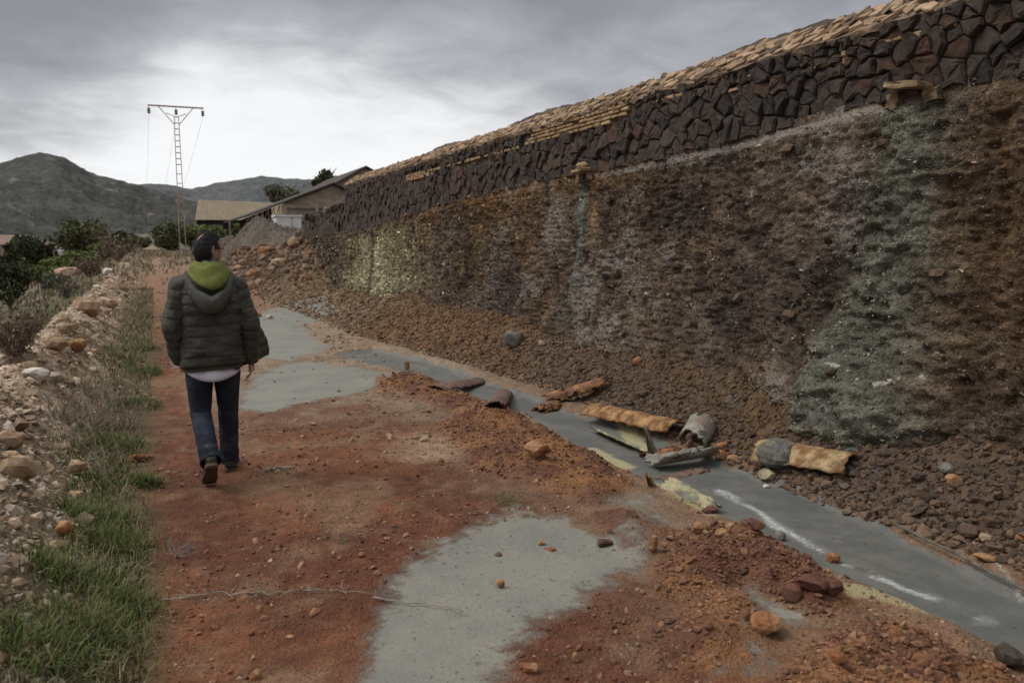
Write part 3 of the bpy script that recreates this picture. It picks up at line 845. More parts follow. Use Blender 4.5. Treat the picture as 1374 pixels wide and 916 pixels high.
# ---- drain mouths with tan lintels
M_hole = simple('drain_mouth_shade', (.03, .026, .024))
M_lintel = simple('tan_lintel_stone', (.36, .27, .15), var=.35, sc=14, c2=(.20, .14, .08), bst=.7)
M_jamb = simple('jamb_mortar', (.19, .13, .08), var=.4, sc=14, c2=(.09, .065, .045), bst=.8)
def lump(name, c0, s, mat, seed, par, base=ICO2, rot=None, rough=.035):
    rr = np.random.default_rng(seed)
    v = rock_v(rr, base, 12, rough, .7) * np.array(s)
    if rot is not None: v = v @ np.array(Euler(rot).to_matrix()).T
    return mesh(name, v + np.array(c0), base[1], mat, par)
def slab(name, c0, d, mat, seed, par, rot=(0, 0, 0)):
    rr = np.random.default_rng(seed); bm = bmesh.new(); bmesh.ops.create_cube(bm, size=1)
    bmesh.ops.scale(bm, vec=d, verts=bm.verts)
    bmesh.ops.subdivide_edges(bm, edges=bm.edges, cuts=2, use_grid_fill=True)
    for v in bm.verts:
        v.co += Vector(rr.normal(size=3)) * min(d) * .09
        f_ = 1 - .10 * (abs(v.co.x / d[0]) + abs(v.co.y / d[1]) + abs(v.co.z / d[2]) - .5); v.co *= f_
    bmesh.ops.rotate(bm, matrix=Euler(rot).to_matrix(), verts=bm.verts)
    v = np.array([q_.co[:] for q_ in bm.verts]) + np.array(c0); f = [[q_.index for q_ in p.verts] for p in bm.faces]; bm.free()
    return mesh(name, v, f, mat, par)
for (yy_, z_, w_, k) in ((3.98, 2.70, .30, 0), (8.52, 2.50, .24, 1)):
    slab('lintel', (-.075, yy_ - WO[1], z_), (.22, w_, .045), M_lintel, 31 + k, wall, (R(7 if k == 0 else -6), 0, 0))
    m = MB(); m.box((.10, yy_ - WO[1] + .02, z_ - .09), (.2, w_ * .75, .13)); m.build('drain_mouth', M_hole, wall)  # solid near-black block, painted as the shade of the drain hollow
    slab('jamb_stone', (.0, yy_ - WO[1] - w_ * .50, z_ - .075), (.14, .12, .09), M_jamb, 41 + k, wall)
    slab('jamb_stone', (-.02, yy_ - WO[1] + w_ * .50, z_ - .08), (.14, .09, .11), M_jamb, 43 + k, wall)
lump('cap_stone', (-.05, 8.56 - WO[1], 2.565), (.08, .09, .055), M_lintel, 47, wall)
# ---- broken far end: ragged lower block of dark rubble masonry
for i in range(34):
    yy_ = 21.9 + r.random() * 6.8; top = 2.66 - (yy_ - 22) * .03
    lump('rubble_block', (r.uniform(-.02, .45), yy_ - WO[1], top - r.uniform(-.03, .12)), r.uniform(.10, .24, 3), M_stone, 500 + i, wall, ICO1, None, .05)
# ================================================================== loose stones
def scatter(name, xy, sizes, cols, mat, label=None, base=ICO1, sink=.25, flat=(.55, .8), seed=1, spread=.25, parent=None, soil=.5):
    """many small angular stones joined into one stuff object"""
    rr = np.random.default_rng(seed)
    K = 24; protos = [rock_v(rr, base, 9, .06, .5) for _ in range(K)]
    n = len(xy); z = H(xy[:, 0], xy[:, 1]); nv = len(base[0])
    V = np.empty((n, nv, 3)); C = np.empty((n, nv, 3))
    cols = np.asarray(cols); gc = c_ground[np.clip(np.searchsorted(gy, xy[:, 1]), 0, ny - 1) * nx + np.clip(np.searchsorted(gx, xy[:, 0]), 0, nx - 1)]
    ci = rr.integers(0, len(cols), n)
    for i in range(n):
        s = sizes[i] * np.array([1, rr.uniform(.6, 1), rr.uniform(*flat)])
        a = rr.uniform(0, 2 * pi); tl = rr.normal(size=2) * spread
        p = protos[i % K] * s
        ca, sa = math.cos(a), math.sin(a)
        x_, y_ = p[:, 0] * ca - p[:, 1] * sa, p[:, 0] * sa + p[:, 1] * ca
        V[i, :, 0] = x_ + xy[i, 0]; V[i, :, 1] = y_ + xy[i, 1]; V[i, :, 2] = p[:, 2] + tl[0] * x_ + tl[1] * y_ + z[i] + sizes[i] * s[2] / s[0] * (.5 - sink) * 1.0
        C[i] = (cols[ci[i]] * (1 - soil) + gc[i] * soil) * rr.uniform(.65, 1.35)
    F = (base[1][None] + (np.arange(n) * nv)[:, None, None]).reshape(-1, 3)
    o = mesh(name, V.reshape(-1, 3), F, mat, parent, False, C.reshape(-1, 3))
    tag(o, label, None, None, 'stuff'); return o
ICO0 = None
bm = bmesh.new(); bmesh.ops.create_icosphere(bm, subdivisions=1, radius=1.0); bm.free()
def tetra_ico():
    p = (1 + 5 ** .5) / 2
    v = np.array([(-1, p, 0), (1, p, 0), (-1, -p, 0), (1, -p, 0), (0, -1, p), (0, 1, p), (0, -1, -p), (0, 1, -p), (p, 0, -1), (p, 0, 1), (-p, 0, -1), (-p, 0, 1)], float)
    f = np.array([(0, 11, 5), (0, 5, 1), (0, 1, 7), (0, 7, 10), (0, 10, 11), (1, 5, 9), (5, 11, 4), (11, 10, 2), (10, 7, 6), (7, 1, 8), (3, 9, 4), (3, 4, 2), (3, 2, 6), (3, 6, 8), (3, 8, 9), (4, 9, 5), (2, 4, 11), (6, 2, 10), (8, 6, 7), (9, 8, 1)])
    return v / np.linalg.norm(v[0]), f
ICO0 = tetra_ico()
M_gravel = simple('loose_gravel', None, .85, .35, 25, 90, .5, .008, .3, attr=True)
rr = np.random.default_rng(77)
def talus_pts(n, y0, y1, u0=-.02, u1=1.05, pw=1.0):
    y = y0 + (y1 - y0) * rr.random(n) ** pw; u = u0 + (u1 - u0) * rr.random(n)
    x = talus_x0(y) + (WALLX - talus_x0(y)) * u
    return np.stack([x, y], 1)
DK = [(.085, .055, .042), (.062, .045, .038), (.12, .072, .048), (.05, .042, .04), (.10, .065, .05), (.15, .085, .045), (.075, .07, .066)]
OK = [(.17, .11, .07), (.13, .085, .055), (.20, .125, .065), (.11, .08, .062), (.24, .17, .10)]
def lognorm(n, mu, sg, lo, hi): return np.clip(np.exp(rr.normal(math.log(mu), sg, n)), lo, hi)
xy = talus_pts(8800, 1.2, 7.2); s_ = lognorm(len(xy), .021, .42, .009, .048)
s_ *= .75 + .5 * sm(1.0, .1, (xy[:, 0] - talus_x0(xy[:, 1])) / .8) * sm(6, 2.5, xy[:, 1])
scatter('talus_gravel', xy, s_, DK, M_gravel, 'dark brown angular gravel sloping from the wall foot to the channel', ICO0, seed=5)
xy = talus_pts(9000, 7.2, 16); s_ = lognorm(len(xy), .019, .45, .008, .06)
mixc = [DK[0], DK[2], DK[5], OK[1], OK[0], DK[1], OK[3]]
scatter('talus_gravel', xy, s_, mixc, M_gravel, 'finer brown gravel further along the foot of the wall', ICO0, seed=6)
xy = talus_pts(3800, 16, 28.5); s_ = lognorm(len(xy), .026, .5, .010, .10)
scatter('talus_gravel', xy, s_, OK + DK[:2], M_gravel, 'paler tan gravel at the far foot of the wall', ICO0, seed=7)
# path pebbles
def path_pts(n, x0=-.25, x1=3.05, y0=1.6, y1=13, clump=.0):
    y = y0 * (y1 / y0) ** rr.random(n); x = x0 + (x1 - x0) * rr.random(n)
    k = fbm(x * 1.5, y * 1.5, 3, 201) + rr.normal(size=n) * .25 > clump
    sl = np.zeros(n)
    for q in SLIME: sl = np.maximum(sl, sdpoly(x, y, q) < .02)
    k &= (sl < .5) | (rr.random(n) < .05)
    return np.stack([x[k], y[k]], 1)
RC = [(.24, .12, .07), (.17, .075, .045), (.32, .20, .12), (.13, .06, .04), (.38, .27, .18), (.20, .13, .09)]
xy = path_pts(11000); s_ = lognorm(len(xy), .0075, .45, .003, .022) * (1 + .05 * xy[:, 1])
scatter('path_pebbles', xy, s_, RC, M_gravel, 'small reddish and tan pebbles strewn over the red path', ICO0, seed=8)
xy = path_pts(2500, -.2, 3.3, 13, 30); s_ = lognorm(len(xy), .022, .4, .01, .06)
scatter('path_pebbles', xy, s_, RC, M_gravel, 'pebbles on the far stretch of the path', ICO0, seed=9)
# spoil heaps
pts = []
for (q, a), dn in zip(MOUND, (1, 1, .3, .4, .45, .5)):
    lo, hi = q.min(0) - .05, q.max(0) + .05; n = int(2800 * dn * np.prod(hi - lo))
    p = lo + (hi - lo) * rr.random((n, 2)); p = p[sdpoly(p[:, 0], p[:, 1], q) < .05 * rr.random(len(p))]
    if dn < 1:
        for q2 in SLIME: p = p[(sdpoly(p[:, 0], p[:, 1], q2) > 0) | (rr.random(len(p)) < .12)]
    pts.append(p)
xy = np.concatenate(pts); s_ = lognorm(len(xy), .0085, .55, .003, .030)
SC = [(.16, .08, .045), (.13, .065, .042), (.20, .11, .06), (.11, .06, .042), (.15, .07, .042), (.26, .17, .10), (.10, .06, .045), (.13, .075, .05)]
scatter('spoil_crumbs', xy, s_, SC, M_gravel, 'orange and rust crumbs dug out onto the channel bank', ICO0, seed=10)
# berm rubble
n = 19000; y = 2.2 * (34 / 2.2) ** rr.random(n); xc = -1.20 + .26 * sm(7.5, 3, y)
x = xc + rr.normal(size=n) * .42 + .05
k = (x < -.38) & (x > -2.7); xy = np.stack([x[k], y[k]], 1)
s_ = lognorm(len(xy), .010, .7, .004, .060) * (1 + .045 * xy[:, 1])
BC = [(.44, .34, .24), (.34, .24, .155), (.50, .41, .31), (.24, .16, .105), (.38, .27, .17), (.55, .48, .40), (.18, .125, .09)]
scatter('berm_rubble', xy, s_, BC, M_gravel, 'tan and brown rubble heaped along the berm beside the path', ICO0, seed=11, sink=.55)
# rubble at the collapsed end
n = 4200; x = rr.normal(3.9, 1.1, n); y = rr.normal(29.6, 2.4, n); k = (x > 1.2) & (x < 5.3) & (y > 24)
xy = np.stack([x[k], y[k]], 1); s_ = lognorm(len(xy), .045, .65, .018, .22)
HC = [(.15, .10, .07), (.19, .12, .075), (.12, .08, .055), (.21, .14, .08), (.10, .07, .05), (.22, .17, .12), (.26, .13, .07)]
scatter('collapse_rubble', xy, s_, HC, M_gravel, 'rust and brown rubble spilling from the collapsed end of the wall', ICO0, seed=12, flat=(.6, .95))

# ------------------------------------------------------------------ single rocks
M_rtan = simple('tan_rock', (.40, .29, .19), .9, .3, 10, 45, .7, .015, .2, (.27, .17, .10), 6)
M_rorg = simple('orange_rock', (.36, .205, .105), .9, .35, 12, 45, .7, .015, .2, (.24, .10, .045), 7)
M_rwht = simple('white_rock', (.62, .58, .51), .9, .25, 10, 45, .6, .012, .2, (.40, .33, .25), 6)
M_rbrn = simple('brown_rock', (.125, .075, .05), .85, .35, 14, 50, .7, .012, .3, (.075, .055, .045), 7)
M_crst = simple('rust_crust', (.17, .075, .045), .9, .4, 16, 50, .8, .015, .25, (.10, .05, .038), 8)
M_conl = simple('concreted_lump', (.135, .135, .125), .9, .4, 16, 40, 1.0, .03, .25, (.20, .18, .14), 9)
M_rgry = simple('gray_rock', (.155, .147, .128), .85, .3, 12, 50, .7, .012, .3, (.105, .09, .075), 7)
M_rpnk = simple('pink_tan_rock', (.47, .33, .23), .9, .3, 9, 40, .7, .015, .2, (.33, .21, .13), 5)
def px_size(p, wpx):
    d = np.array(p) - _C; return wpx * float(d @ _fw) / _F
def rock(px, py, wpx, hpx, mat, label, seed, group=None, dep=.8, sink=.18, name='rock', base=ICO2, lo=.6):
    """px,py: foot of the rock in the photograph"""
    p = hit(px, py); w = px_size(p, wpx); h = px_size(p, hpx)
    v = rock_v(np.random.default_rng(seed), base, 13, .03, lo)
    mn, mx = v.min(0), v.max(0); v = (v - (mn + mx) / 2) / (mx - mn)
    v = v * np.array([w, w * dep, h * (1 + sink)])
    v[:, 2] += h * (1 + sink) / 2 - h * sink
    az = math.atan2(p[0], p[1])
    o = mesh(name, v, base[1], mat)
    o.location = (p[0] + sin(az) * w * dep * .4, p[1] + cos(az) * w * dep * .4, Hs(p[0] + sin(az) * w * dep * .4, p[1] + cos(az) * w * dep * .4)); o.rotation_euler = (0, 0, -az)
    tag(o, label, 'rock', group); return o
RK = [
 (28, 643, 46, 36, M_rtan, 'big tan angular boulder lowest on the berm above the grass'),
 (14, 606, 34, 24, M_rtan, 'smaller pale tan boulder just behind the big tan boulder on the berm'),
 (103, 640, 28, 20, M_rtan, 'dull tan block half sunk in grass right of the big tan boulder'),
 (70, 516, 30, 15, M_rwht, 'flat white rock, right one of a pair on the berm crest'),
 (48, 514, 38, 17, M_rwht, 'flat white rock, left one of a pair on the berm crest'),
 (118, 424, 34, 26, M_rpnk, 'large pinkish tan boulder on the berm crest beside the track of rubble'),
 (145, 415, 26, 18, M_rpnk, 'pinkish tan slab leaning right behind the large pinkish boulder on the berm'),
 (92, 448, 26, 14, M_rtan, 'tan rounded rock on the berm below the large pinkish boulder'),
 (78, 476, 30, 17, M_rtan, 'tan broken rock at mid berm above the two white rocks'),
 (105, 478, 24, 14, M_rorg, 'ochre rock at the path side of the berm crest near the white rocks'),
 (42, 500, 22, 12, M_rtan, 'tan rock touching the back of the left white rock'),
 (165, 392, 20, 12, M_rtan, 'tan rock far along the berm crest where the rubble narrows'),
 (132, 388, 14, 8, M_rwht, 'small whitish rock on the valley edge of the far berm'),
 (92, 373, 34, 14, M_rpnk, 'pale sandy rock outcrop among bushes beyond the berm'),
 (127, 370, 16, 12, M_rgry, 'rounded grayish rock standing at the far berm edge by dry weeds'),
 (147, 368, 17, 9, M_rwht, 'arched pale rock at the far end of the berm rubble'),
 (86, 722, 24, 20, M_rorg, 'rusty tan rock poking out of green grass on the near berm'),
 (720, 621, 36, 22, M_rorg, 'bright tan-orange rock with peaked top on the channel bank'),
 (740, 606, 12, 10, M_rorg, 'small orange rock just behind the peaked orange rock on the bank'),
 (557, 590, 13, 5, M_rtan, 'small flat tan stone, left of two lying together on the red path'),
 (570, 593, 15, 6, M_rtan, 'small flat tan stone, right of two lying together on the red path'),
 (671, 791, 13, 11, M_rorg, 'single orange pebble lying in the middle of the gray mud patch'),
 (727, 733, 10, 7, M_rorg, 'orange pebble near the upper edge of the gray mud patch'),
 (712, 906, 22, 12, M_rorg, 'flat bright orange stone at the bottom edge on the red path'),
 (773, 890, 12, 13, M_rorg, 'pointed tan orange stone right of the flat bright orange stone'),
 (343, 914, 16, 13, M_rorg, 'tan wedge stone lying alone on the dark red soil in the near left'),
 (485, 749, 9, 8, M_rorg, 'orange pebble beside the small gray weed on the path'),
 (1028, 855, 44, 30, M_rorg, 'big rusty orange rock in gray mud between the spoil heaps'),
 (1120, 890, 28, 20, M_rorg, 'orange block on top of the nearest spoil heap'),
 (1118, 756, 18, 13, M_rorg, 'brownish orange rock at the edge of the channel mud by the spoil heap'),
 (875, 746, 14, 22, M_rorg, 'upright tan orange block at the left end of the spoil heap'),
 (1356, 902, 44, 30, M_rbrn, 'brown lump at the far right end of the nearest spoil heap'),
 (1088, 806, 44, 20, M_crst, 'rust red slab of crust at the front of the spoil heap'),
 (1062, 812, 30, 18, M_crst, 'dark reddish lump under the crust slab on the spoil heap'),
 (1112, 800, 36, 18, M_crst, 'jagged red crust slab right tip of the spoil heap'),
 (940, 716, 22, 14, M_rorg, 'orange clod at the back left of the spoil heap'),
 (968, 722, 18, 11, M_rorg, 'pale orange clod in the middle back of the spoil heap'),
 (1012, 716, 30, 13, M_crst, 'flat brown clod on the rear crest of the spoil heap'),
 (1046, 726, 16, 13, M_rgry, 'gray pink stone on the crest of the spoil heap'),
 (812, 735, 22, 8, M_crst, 'flat rusty flake on the mud between channel and gray patch'),
 (952, 690, 22, 9, M_crst, 'flat dark red flake on the channel edge by the yellow slab'),
 (690, 470, 32, 21, M_rgry, 'pale gray dusty rock on the talus slope below the wall'),
 (728, 468, 11, 9, M_rtan, 'small cream stone right of the pale gray rock on the talus'),
 (875, 475, 20, 8, M_rtan, 'flat cream stone propped on a brown rock on the talus'),
 (856, 492, 14, 11, M_rorg, 'ochre stone below the flat cream stone on the talus'),
 (1105, 588, 58, 36, M_rgry, 'large gray weathered block in the talus under the green crust'),
 (1160, 578, 26, 16, M_rgry, 'pale slanting flake beside the large gray block in the talus'),
 (1130, 548, 58, 36, M_rgry, 'dark gray mound of crust fallen below the white streak'),
 (1279, 656, 22, 14, M_rorg, 'orange brown stone lying alone on the right talus'),
 (1322, 730, 16, 12, M_rtan, 'pale tan stone low on the right talus'),
 (1322, 757, 30, 9, M_rorg, 'long flat orange flake low on the right talus by the channel lip'),
 (1370, 733, 16, 8, M_rorg, 'orange red stone at the right border of the talus'),
 (1232, 652, 20, 13, M_rbrn, 'dark slab-like stone on the right talus below the green crust'),
 (1298, 728, 28, 20, M_rbrn, 'larger dark brown stone near the channel lip on the right'),
 (1270, 640, 22, 12, M_rgry, 'dark bluish stone behind the lone orange brown stone on the talus'),
 (420, 572, 10, 4, M_rtan, 'flat tan chip on the path right of the walking man'),
 (345, 425, 12, 6, M_rorg, 'ochre stone at the foot of the collapsed rubble beside gray mud'),
 (362, 428, 10, 6, M_rwht, 'pale stone at the foot of the collapsed rubble'),
 (340, 375, 16, 12, M_rorg, 'orange boulder in the collapsed rubble left slope'),
 (355, 345, 18, 12, M_rorg, 'bright orange boulder near the top left of the collapsed rubble'),
 (395, 335, 18, 12, M_rtan, 'tan boulder on the crest of the collapsed rubble'),
 (375, 362, 22, 12, M_rtan, 'ochre slab halfway up the collapsed rubble'),
]
for i, q in enumerate(RK): rock(*q, 900 + i)
# unremarkable mid-size stones, alike within each group
MCOL = {'tan_rock': 'tan', 'pink_tan_rock': 'pinkish tan', 'orange_rock': 'orange', 'brown_rock': 'dark brown', 'gray_rock': 'dull gray', 'white_rock': 'whitish'}
def mids(n, fn, mats, label, group, size, seed):
    rr2 = np.random.default_rng(seed); protos = {}
    for i in range(n):
        x, y = fn(rr2); z = Hs(x, y); mi = int(rr2.integers(0, len(mats))); pi_ = int(rr2.integers(0, 4))
        if (mi, pi_) not in protos:
            v = rock_v(rr2, ICO2, 11, .03, .55)
            me = bpy.data.meshes.new('rock'); me.from_pydata([tuple(p) for p in v], [], [tuple(map(int, p)) for p in ICO2[1]]); me.materials.append(mats[mi]); protos[(mi, pi_)] = me
        s = float(np.clip(np.exp(rr2.normal(math.log(size), .35)), size * .6, size * 2))
        o = bpy.data.objects.new('rock', protos[(mi, pi_)]); COL.objects.link(o)
        o.location = (x, y, z + s * .02); o.scale = (s, s * rr2.uniform(.65, 1), s * rr2.uniform(.45, .75)); o.rotation_euler = (rr2.normal() * .2, rr2.normal() * .2, rr2.uniform(0, 6.28))
        cn = MCOL[mats[mi].name]; tag(o, label % cn, 'rock', cn + ' ' + group)
mids(46, lambda q: (lambda y: (float(talus_x0(y)) + .04 + q.random() ** 1.4 * .8, y))(q.uniform(2.0, 6.5)), [M_rbrn, M_rbrn, M_rgry, M_rbrn], 'fist-sized %s stone lying in the near talus gravel', 'stones on the talus slope', .042, 1)
mids(40, lambda q: (lambda y: (float(-1.22 + .26 * sm(7.5, 3, y)) + q.normal() * .3, y))(4 * (22 / 4) ** q.random()), [M_rtan, M_rpnk, M_rtan, M_rtan, M_rorg], 'small %s rock among the rubble of the berm', 'rocks on the berm', .045, 2)
mids(22, lambda q: (q.uniform(.3, 2.9), 3.2 * (11 / 3.2) ** q.random()), [M_rorg, M_rtan, M_rbrn], 'small %s stone lying loose on the red path', 'loose stones on the path', .026, 3)
mids(18, lambda q: (q.normal(3.6, 1.0), q.normal(28.8, 2.0)), [M_rbrn, M_rtan, M_rbrn, M_rbrn], '%s boulder in the rubble of the collapsed wall end', 'boulders of the collapsed end', .14, 4)

# ================================================================== broken pipes and shards in the channel
M_rust = simple('rusty_pipe', (.17, .085, .05), .85, .4, 14, 60, .7, .01, .3, (.30, .15, .06), 6)
M_opip = simple('orange_crusted_pipe', (.38, .22, .10), .85, .4, 16, 50, .9, .018, .3, (.20, .09, .04), 10)
M_purp = simple('dull_purple_rust_pipe', (.125, .075, .06), .8, .35, 14, 60, .6, .01, .3, (.18, .115, .085), 6)
M_tanp = simple('tan_crusted_pipe', (.42, .30, .165), .85, .4, 14, 45, .9, .018, .25, (.24, .13, .055), 9)
M_gryp = simple('gray_cement_pipe', (.27, .25, .21), .85, .35, 12, 50, .6, .01, .3, (.17, .13, .10), 6)
M_ylw = simple('yellowed_slab', (.36, .32, .19), .85, .35, 12, 50, .6, .01, .25, (.17, .16, .12), 7)
def shell(name, L, rad, th, arc, mat, seed, rag=.05, taper=1.0, nu=14, nv=20, bend=0.0):
    """segment of a broken pipe, axis along X, convex up; ragged ends, edges and pitted skin"""
    rr2 = np.random.default_rng(seed)
    V = []; a0, a1 = -arc / 2, arc / 2
    ex0 = rr2.normal(size=nu + 1) * rag; ex1 = rr2.normal(size=nu + 1) * rag
    ea0 = rr2.normal(size=nv + 1) * rag * 1.0; ea1 = rr2.normal(size=nv + 1) * rag * 1.0
    for side in (0, 1):
        for j in range(nv + 1):
            for i in range(nu + 1):
                v = j / nv; u = i / nu
                a = a0 + (a1 - a0) * u + (ea0[j] * (1 - u) + ea1[j] * u) / rad * .5
                x = -L / 2 + L * v + ex0[i] * (1 - v) + ex1[i] * v
                r_ = rad * (1 + (taper - 1) * v) - side * th + rr2.normal() * th * .10
                V.append((x, r_ * sin(a), r_ * cos(a) - rad * cos(arc / 2) + bend * (v - .5) ** 2))
    n = (nu + 1) * (nv + 1); f = []
    g = lambda s, i, j: s * n + j * (nu + 1) + i
    for j in range(nv):
        for i in range(nu):
            f.append((g(0, i, j), g(0, i, j + 1), g(0, i + 1, j + 1), g(0, i + 1, j)))
            f.append((g(1, i, j), g(1, i + 1, j), g(1, i + 1, j + 1), g(1, i, j + 1)))
    for j in range(nv):
        f.append((g(0, 0, j), g(1, 0, j), g(1, 0, j + 1), g(0, 0, j + 1))); f.append((g(0, nu, j), g(0, nu, j + 1), g(1, nu, j + 1), g(1, nu, j)))
    for i in range(nu):
        f.append((g(0, i, 0), g(0, i + 1, 0), g(1, i + 1, 0), g(1, i, 0))); f.append((g(0, i, nv), g(1, i, nv), g(1, i + 1, nv), g(0, i + 1, nv)))
    return mesh(name, V, f, mat, None, True)
def lay(o, p0, p1, lift=0.0, roll=0.0, label='', cat='pipe', group=None):
    """axis of the piece from photo point p0 to p1 on the ground"""
    a, b = hit(*p0), hit(*p1); d = b - a
    o.location = (a + b) / 2 + Vector((0, 0, lift))
    q = d.to_track_quat('X', 'Z'); o.rotation_mode = 'QUATERNION'
    o.rotation_quaternion = q @ Euler((roll, 0, 0)).to_quaternion()
    tag(o, label, cat, group); return d.length
def piece(name, p0, p1, rad, arc, mat, seed, label, th=.018, lift=0, roll=0, rag=.02, taper=1., cat='pipe', bend=0.):
    a, b = hit(*p0), hit(*p1); L = (b - a).length
    o = shell(name, L, rad, th, arc, mat, seed, rag, taper, bend=bend); lay(o, p0, p1, lift, roll, label, cat); return o
piece('broken_pipe', (586, 524), (644, 513), .20, R(62), M_purp, 1, 'purplish rusty half pipe lying across the far gray channel', lift=.03, roll=R(12))
piece('broken_pipe', (664, 548), (676, 530), .13, R(110), M_purp, 2, 'short dull rusty arched pipe piece standing on the channel bank', lift=.02)
piece('broken_pipe', (738, 546), (812, 524), .085, R(200), M_rust, 3, 'orange rusty pipe length resting on the talus edge', lift=.05, roll=R(-12), rag=.03)
piece('pipe_chunk', (722, 553), (748, 543), .09, R(150), M_rust, 4, 'crumbly red chunk at the near end of the orange rusty pipe', lift=.0, rag=.03)
piece('broken_pipe', (795, 562), (908, 588), .15, R(110), M_opip, 5, 'long orange brown half pipe along the right bank of the channel', lift=.09, roll=R(12), rag=.014)
piece('channel_side_slab', (800, 580), (872, 612), .35, R(22), M_ylw, 6, 'yellow mossy broken slab under the long orange half pipe', lift=.03, roll=R(-30), rag=.015, cat='slab')
piece('channel_side_slab', (893, 652), (962, 690), .35, R(20), M_ylw, 7, 'cream yellow tilted slab on the left edge of the channel', lift=.03, roll=R(28), rag=.015, cat='slab')
piece('broken_pipe', (930, 606), (944, 582), .125, R(200), M_gryp, 8, 'gray arched pipe end with a white broken edge in the debris pile', lift=.06, roll=R(-5), rag=.02)
piece('broken_pipe', (875, 630), (954, 616), .12, R(130), M_gryp, 9, 'gray upturned pipe trough across the channel under the arched end', lift=.10, roll=R(165), rag=.02)
piece('pipe_shard', (885, 645), (945, 630), .16, R(60), M_purp, 10, 'flat dark brown shard below the gray upturned trough', lift=.0, rag=.02)
piece('pipe_shard', (868, 616), (905, 606), .10, R(90), M_rust, 11, 'rusty shard flat in the debris behind the upright shard', lift=.02, rag=.03)
piece('broken_pipe', (1022, 616), (1142, 632), .20, R(110), M_tanp, 12, 'large tan crusted half pipe lying on the right talus', lift=.06, roll=R(14), rag=.014, taper=.85)
# upright curved shard
p = hit(876, 620)
o = shell('pipe_shard', .34, .11, .018, R(85), M_gryp, 13, .014, .25); o.location = p + Vector((.02, .02, .14)); o.rotation_euler = (R(-20), R(-74), R(205))
tag(o, 'pointed gray brown shard standing upright in the debris pile', 'pipe shard')
p = hit(873, 654)
o = shell('pipe_shard', .11, .05, .014, R(90), M_tanp, 14, .01, .6); o.location = p + Vector((0, 0, .045)); o.rotation_euler = (R(10), R(-68), R(190))
tag(o, 'short tan stub upright in the mud in front of the debris pile', 'pipe shard')
p = hit(543, 498)
o = shell('rusty_can', .10, .035, .006, R(350), M_rust, 15, .004); o.location = p + Vector((0, 0, .07)); o.rotation_euler = (0, R(84), 0)
tag(o, 'small rusty tin standing on the far gray mud', 'can')
rock(1046, 648, 66, 38, M_conl, 'big gray concreted lump against the tan crusted half pipe', 990, base=ICO3, name='concrete_lump', sink=.2, lo=.42)
rock(1030, 650, 28, 14, M_ylw, 'yellow crumbly crust at the foot of the gray concreted lump', 991)
rock(968, 604, 16, 9, M_rorg, 'orange chip at the right of the arched pipe end', 992)
rock(966, 620, 22, 11, M_rorg, 'larger rusty chip below the orange chip right of the debris pile', 993)
rock(984, 624, 18, 8, M_rorg, 'small rusty chip furthest right of the debris pile', 994)
rock(1028, 655, 9, 5, M_rwht, 'tiny white chip at the foot of the gray concreted lump', 995)
# concrete lip along the talus side of the channel
lip = [Vector((float(talus_x0(y)) + .0, y, -.02)) for y in (1.0, 1.5, 2.0, 2.4, 2.8, 3.1, 3.45)]
lip = [Vector(G(px, py, 0)) for px, py in ((1374, 792), (1330, 770), (1290, 747), (1250, 728), (1200, 703))]
lip = [lip[0] + (lip[0] - lip[1]) * 2.5] + lip
m = MB(); m.tube([p + Vector((.01, 0, .0)) for p in lip], [.008] * len(lip), 6)
tag(m.build('channel_lip', M_conl, None), 'thin broken concrete lip between channel mud and talus', 'channel lip')
# sticks and roots
M_wood = simple('dry_wood', (.27, .20, .13), .9, .35, 20, 80, .6, .006, .2)
M_woodd = simple('gray_dry_twig', (.30, .26, .21), .9, .3, 20, 80, .5, .005, .2)
def stick(pts, r0, label, name='stick', mat=M_wood, seed=0, twigs=0, lift=.012, tl=.16):
    rr2 = np.random.default_rng(seed); P_ = [hit(*p) for p in pts]; m = MB()
    n = 24; Q = []
    for i in range(n + 1):
        s = i / n * (len(P_) - 1); k = min(int(s), len(P_) - 2); q = P_[k].lerp(P_[k + 1], s - k)
        q = Vector((q.x + rr2.normal() * .006, q.y + rr2.normal() * .006, 0)); q.z = Hs(q.x, q.y) + lift + abs(rr2.normal()) * r0 * .8; Q.append(q)
    m.tube(Q, [r0 * (1 - .6 * i / n) for i in range(n + 1)], 6)
    for i in range(twigs):
        a = Q[int(rr2.integers(0, n))]; d = Vector(rr2.normal(size=3)); d.z = abs(d.z) * .35; d.normalize(); L = tl * rr2.uniform(.4, 1.2)
        b = a + d * L * .5 + Vector(rr2.normal(size=3)) * L * .08; c_ = a + d * L + Vector(rr2.normal(size=3)) * L * .15
        for q in (b, c_): q.z = max(q.z, Hs(q.x, q.y) + .005)
        m.tube([a, b, c_], [r0 * .45, r0 * .35, r0 * .15], 4)
    return tag(m.build(name, mat, None, True), label, 'branch' if twigs else 'stick')
stick([(215, 808), (290, 797), (360, 801), (430, 797), (500, 800)], .0036, 'long dry spiny branch lying across the red path', 'fallen_branch', M_woodd, 1, 46, tl=.08)
stick([(500, 806), (545, 812), (590, 818), (628, 828)], .004, 'thin root trailing onto the gray mud patch', 'root', M_woodd, 2, 4)
stick([(357, 634), (398, 630)], .012, 'short pale stick on the red path right of the man', 'stick', M_woodd, 3)
stick([(177, 620), (208, 615)], .020, 'thick rusty orange stick at the edge of the grass', 'stick', M_rorg, 4)
stick([(190, 530), (216, 542)], .014, 'curved tan stick at the grass edge left of the man', 'stick', M_wood, 5)
stick([(628, 694), (645, 690), (680, 672)], .004, 'dry stem at the upper edge of the gray mud patch', 'stick', M_wood, 6, 5)
stick([(740, 461), (800, 457), (815, 458)], .005, 'thin pale stick high on the talus beside a cream stone', 'stick', M_woodd, 7)
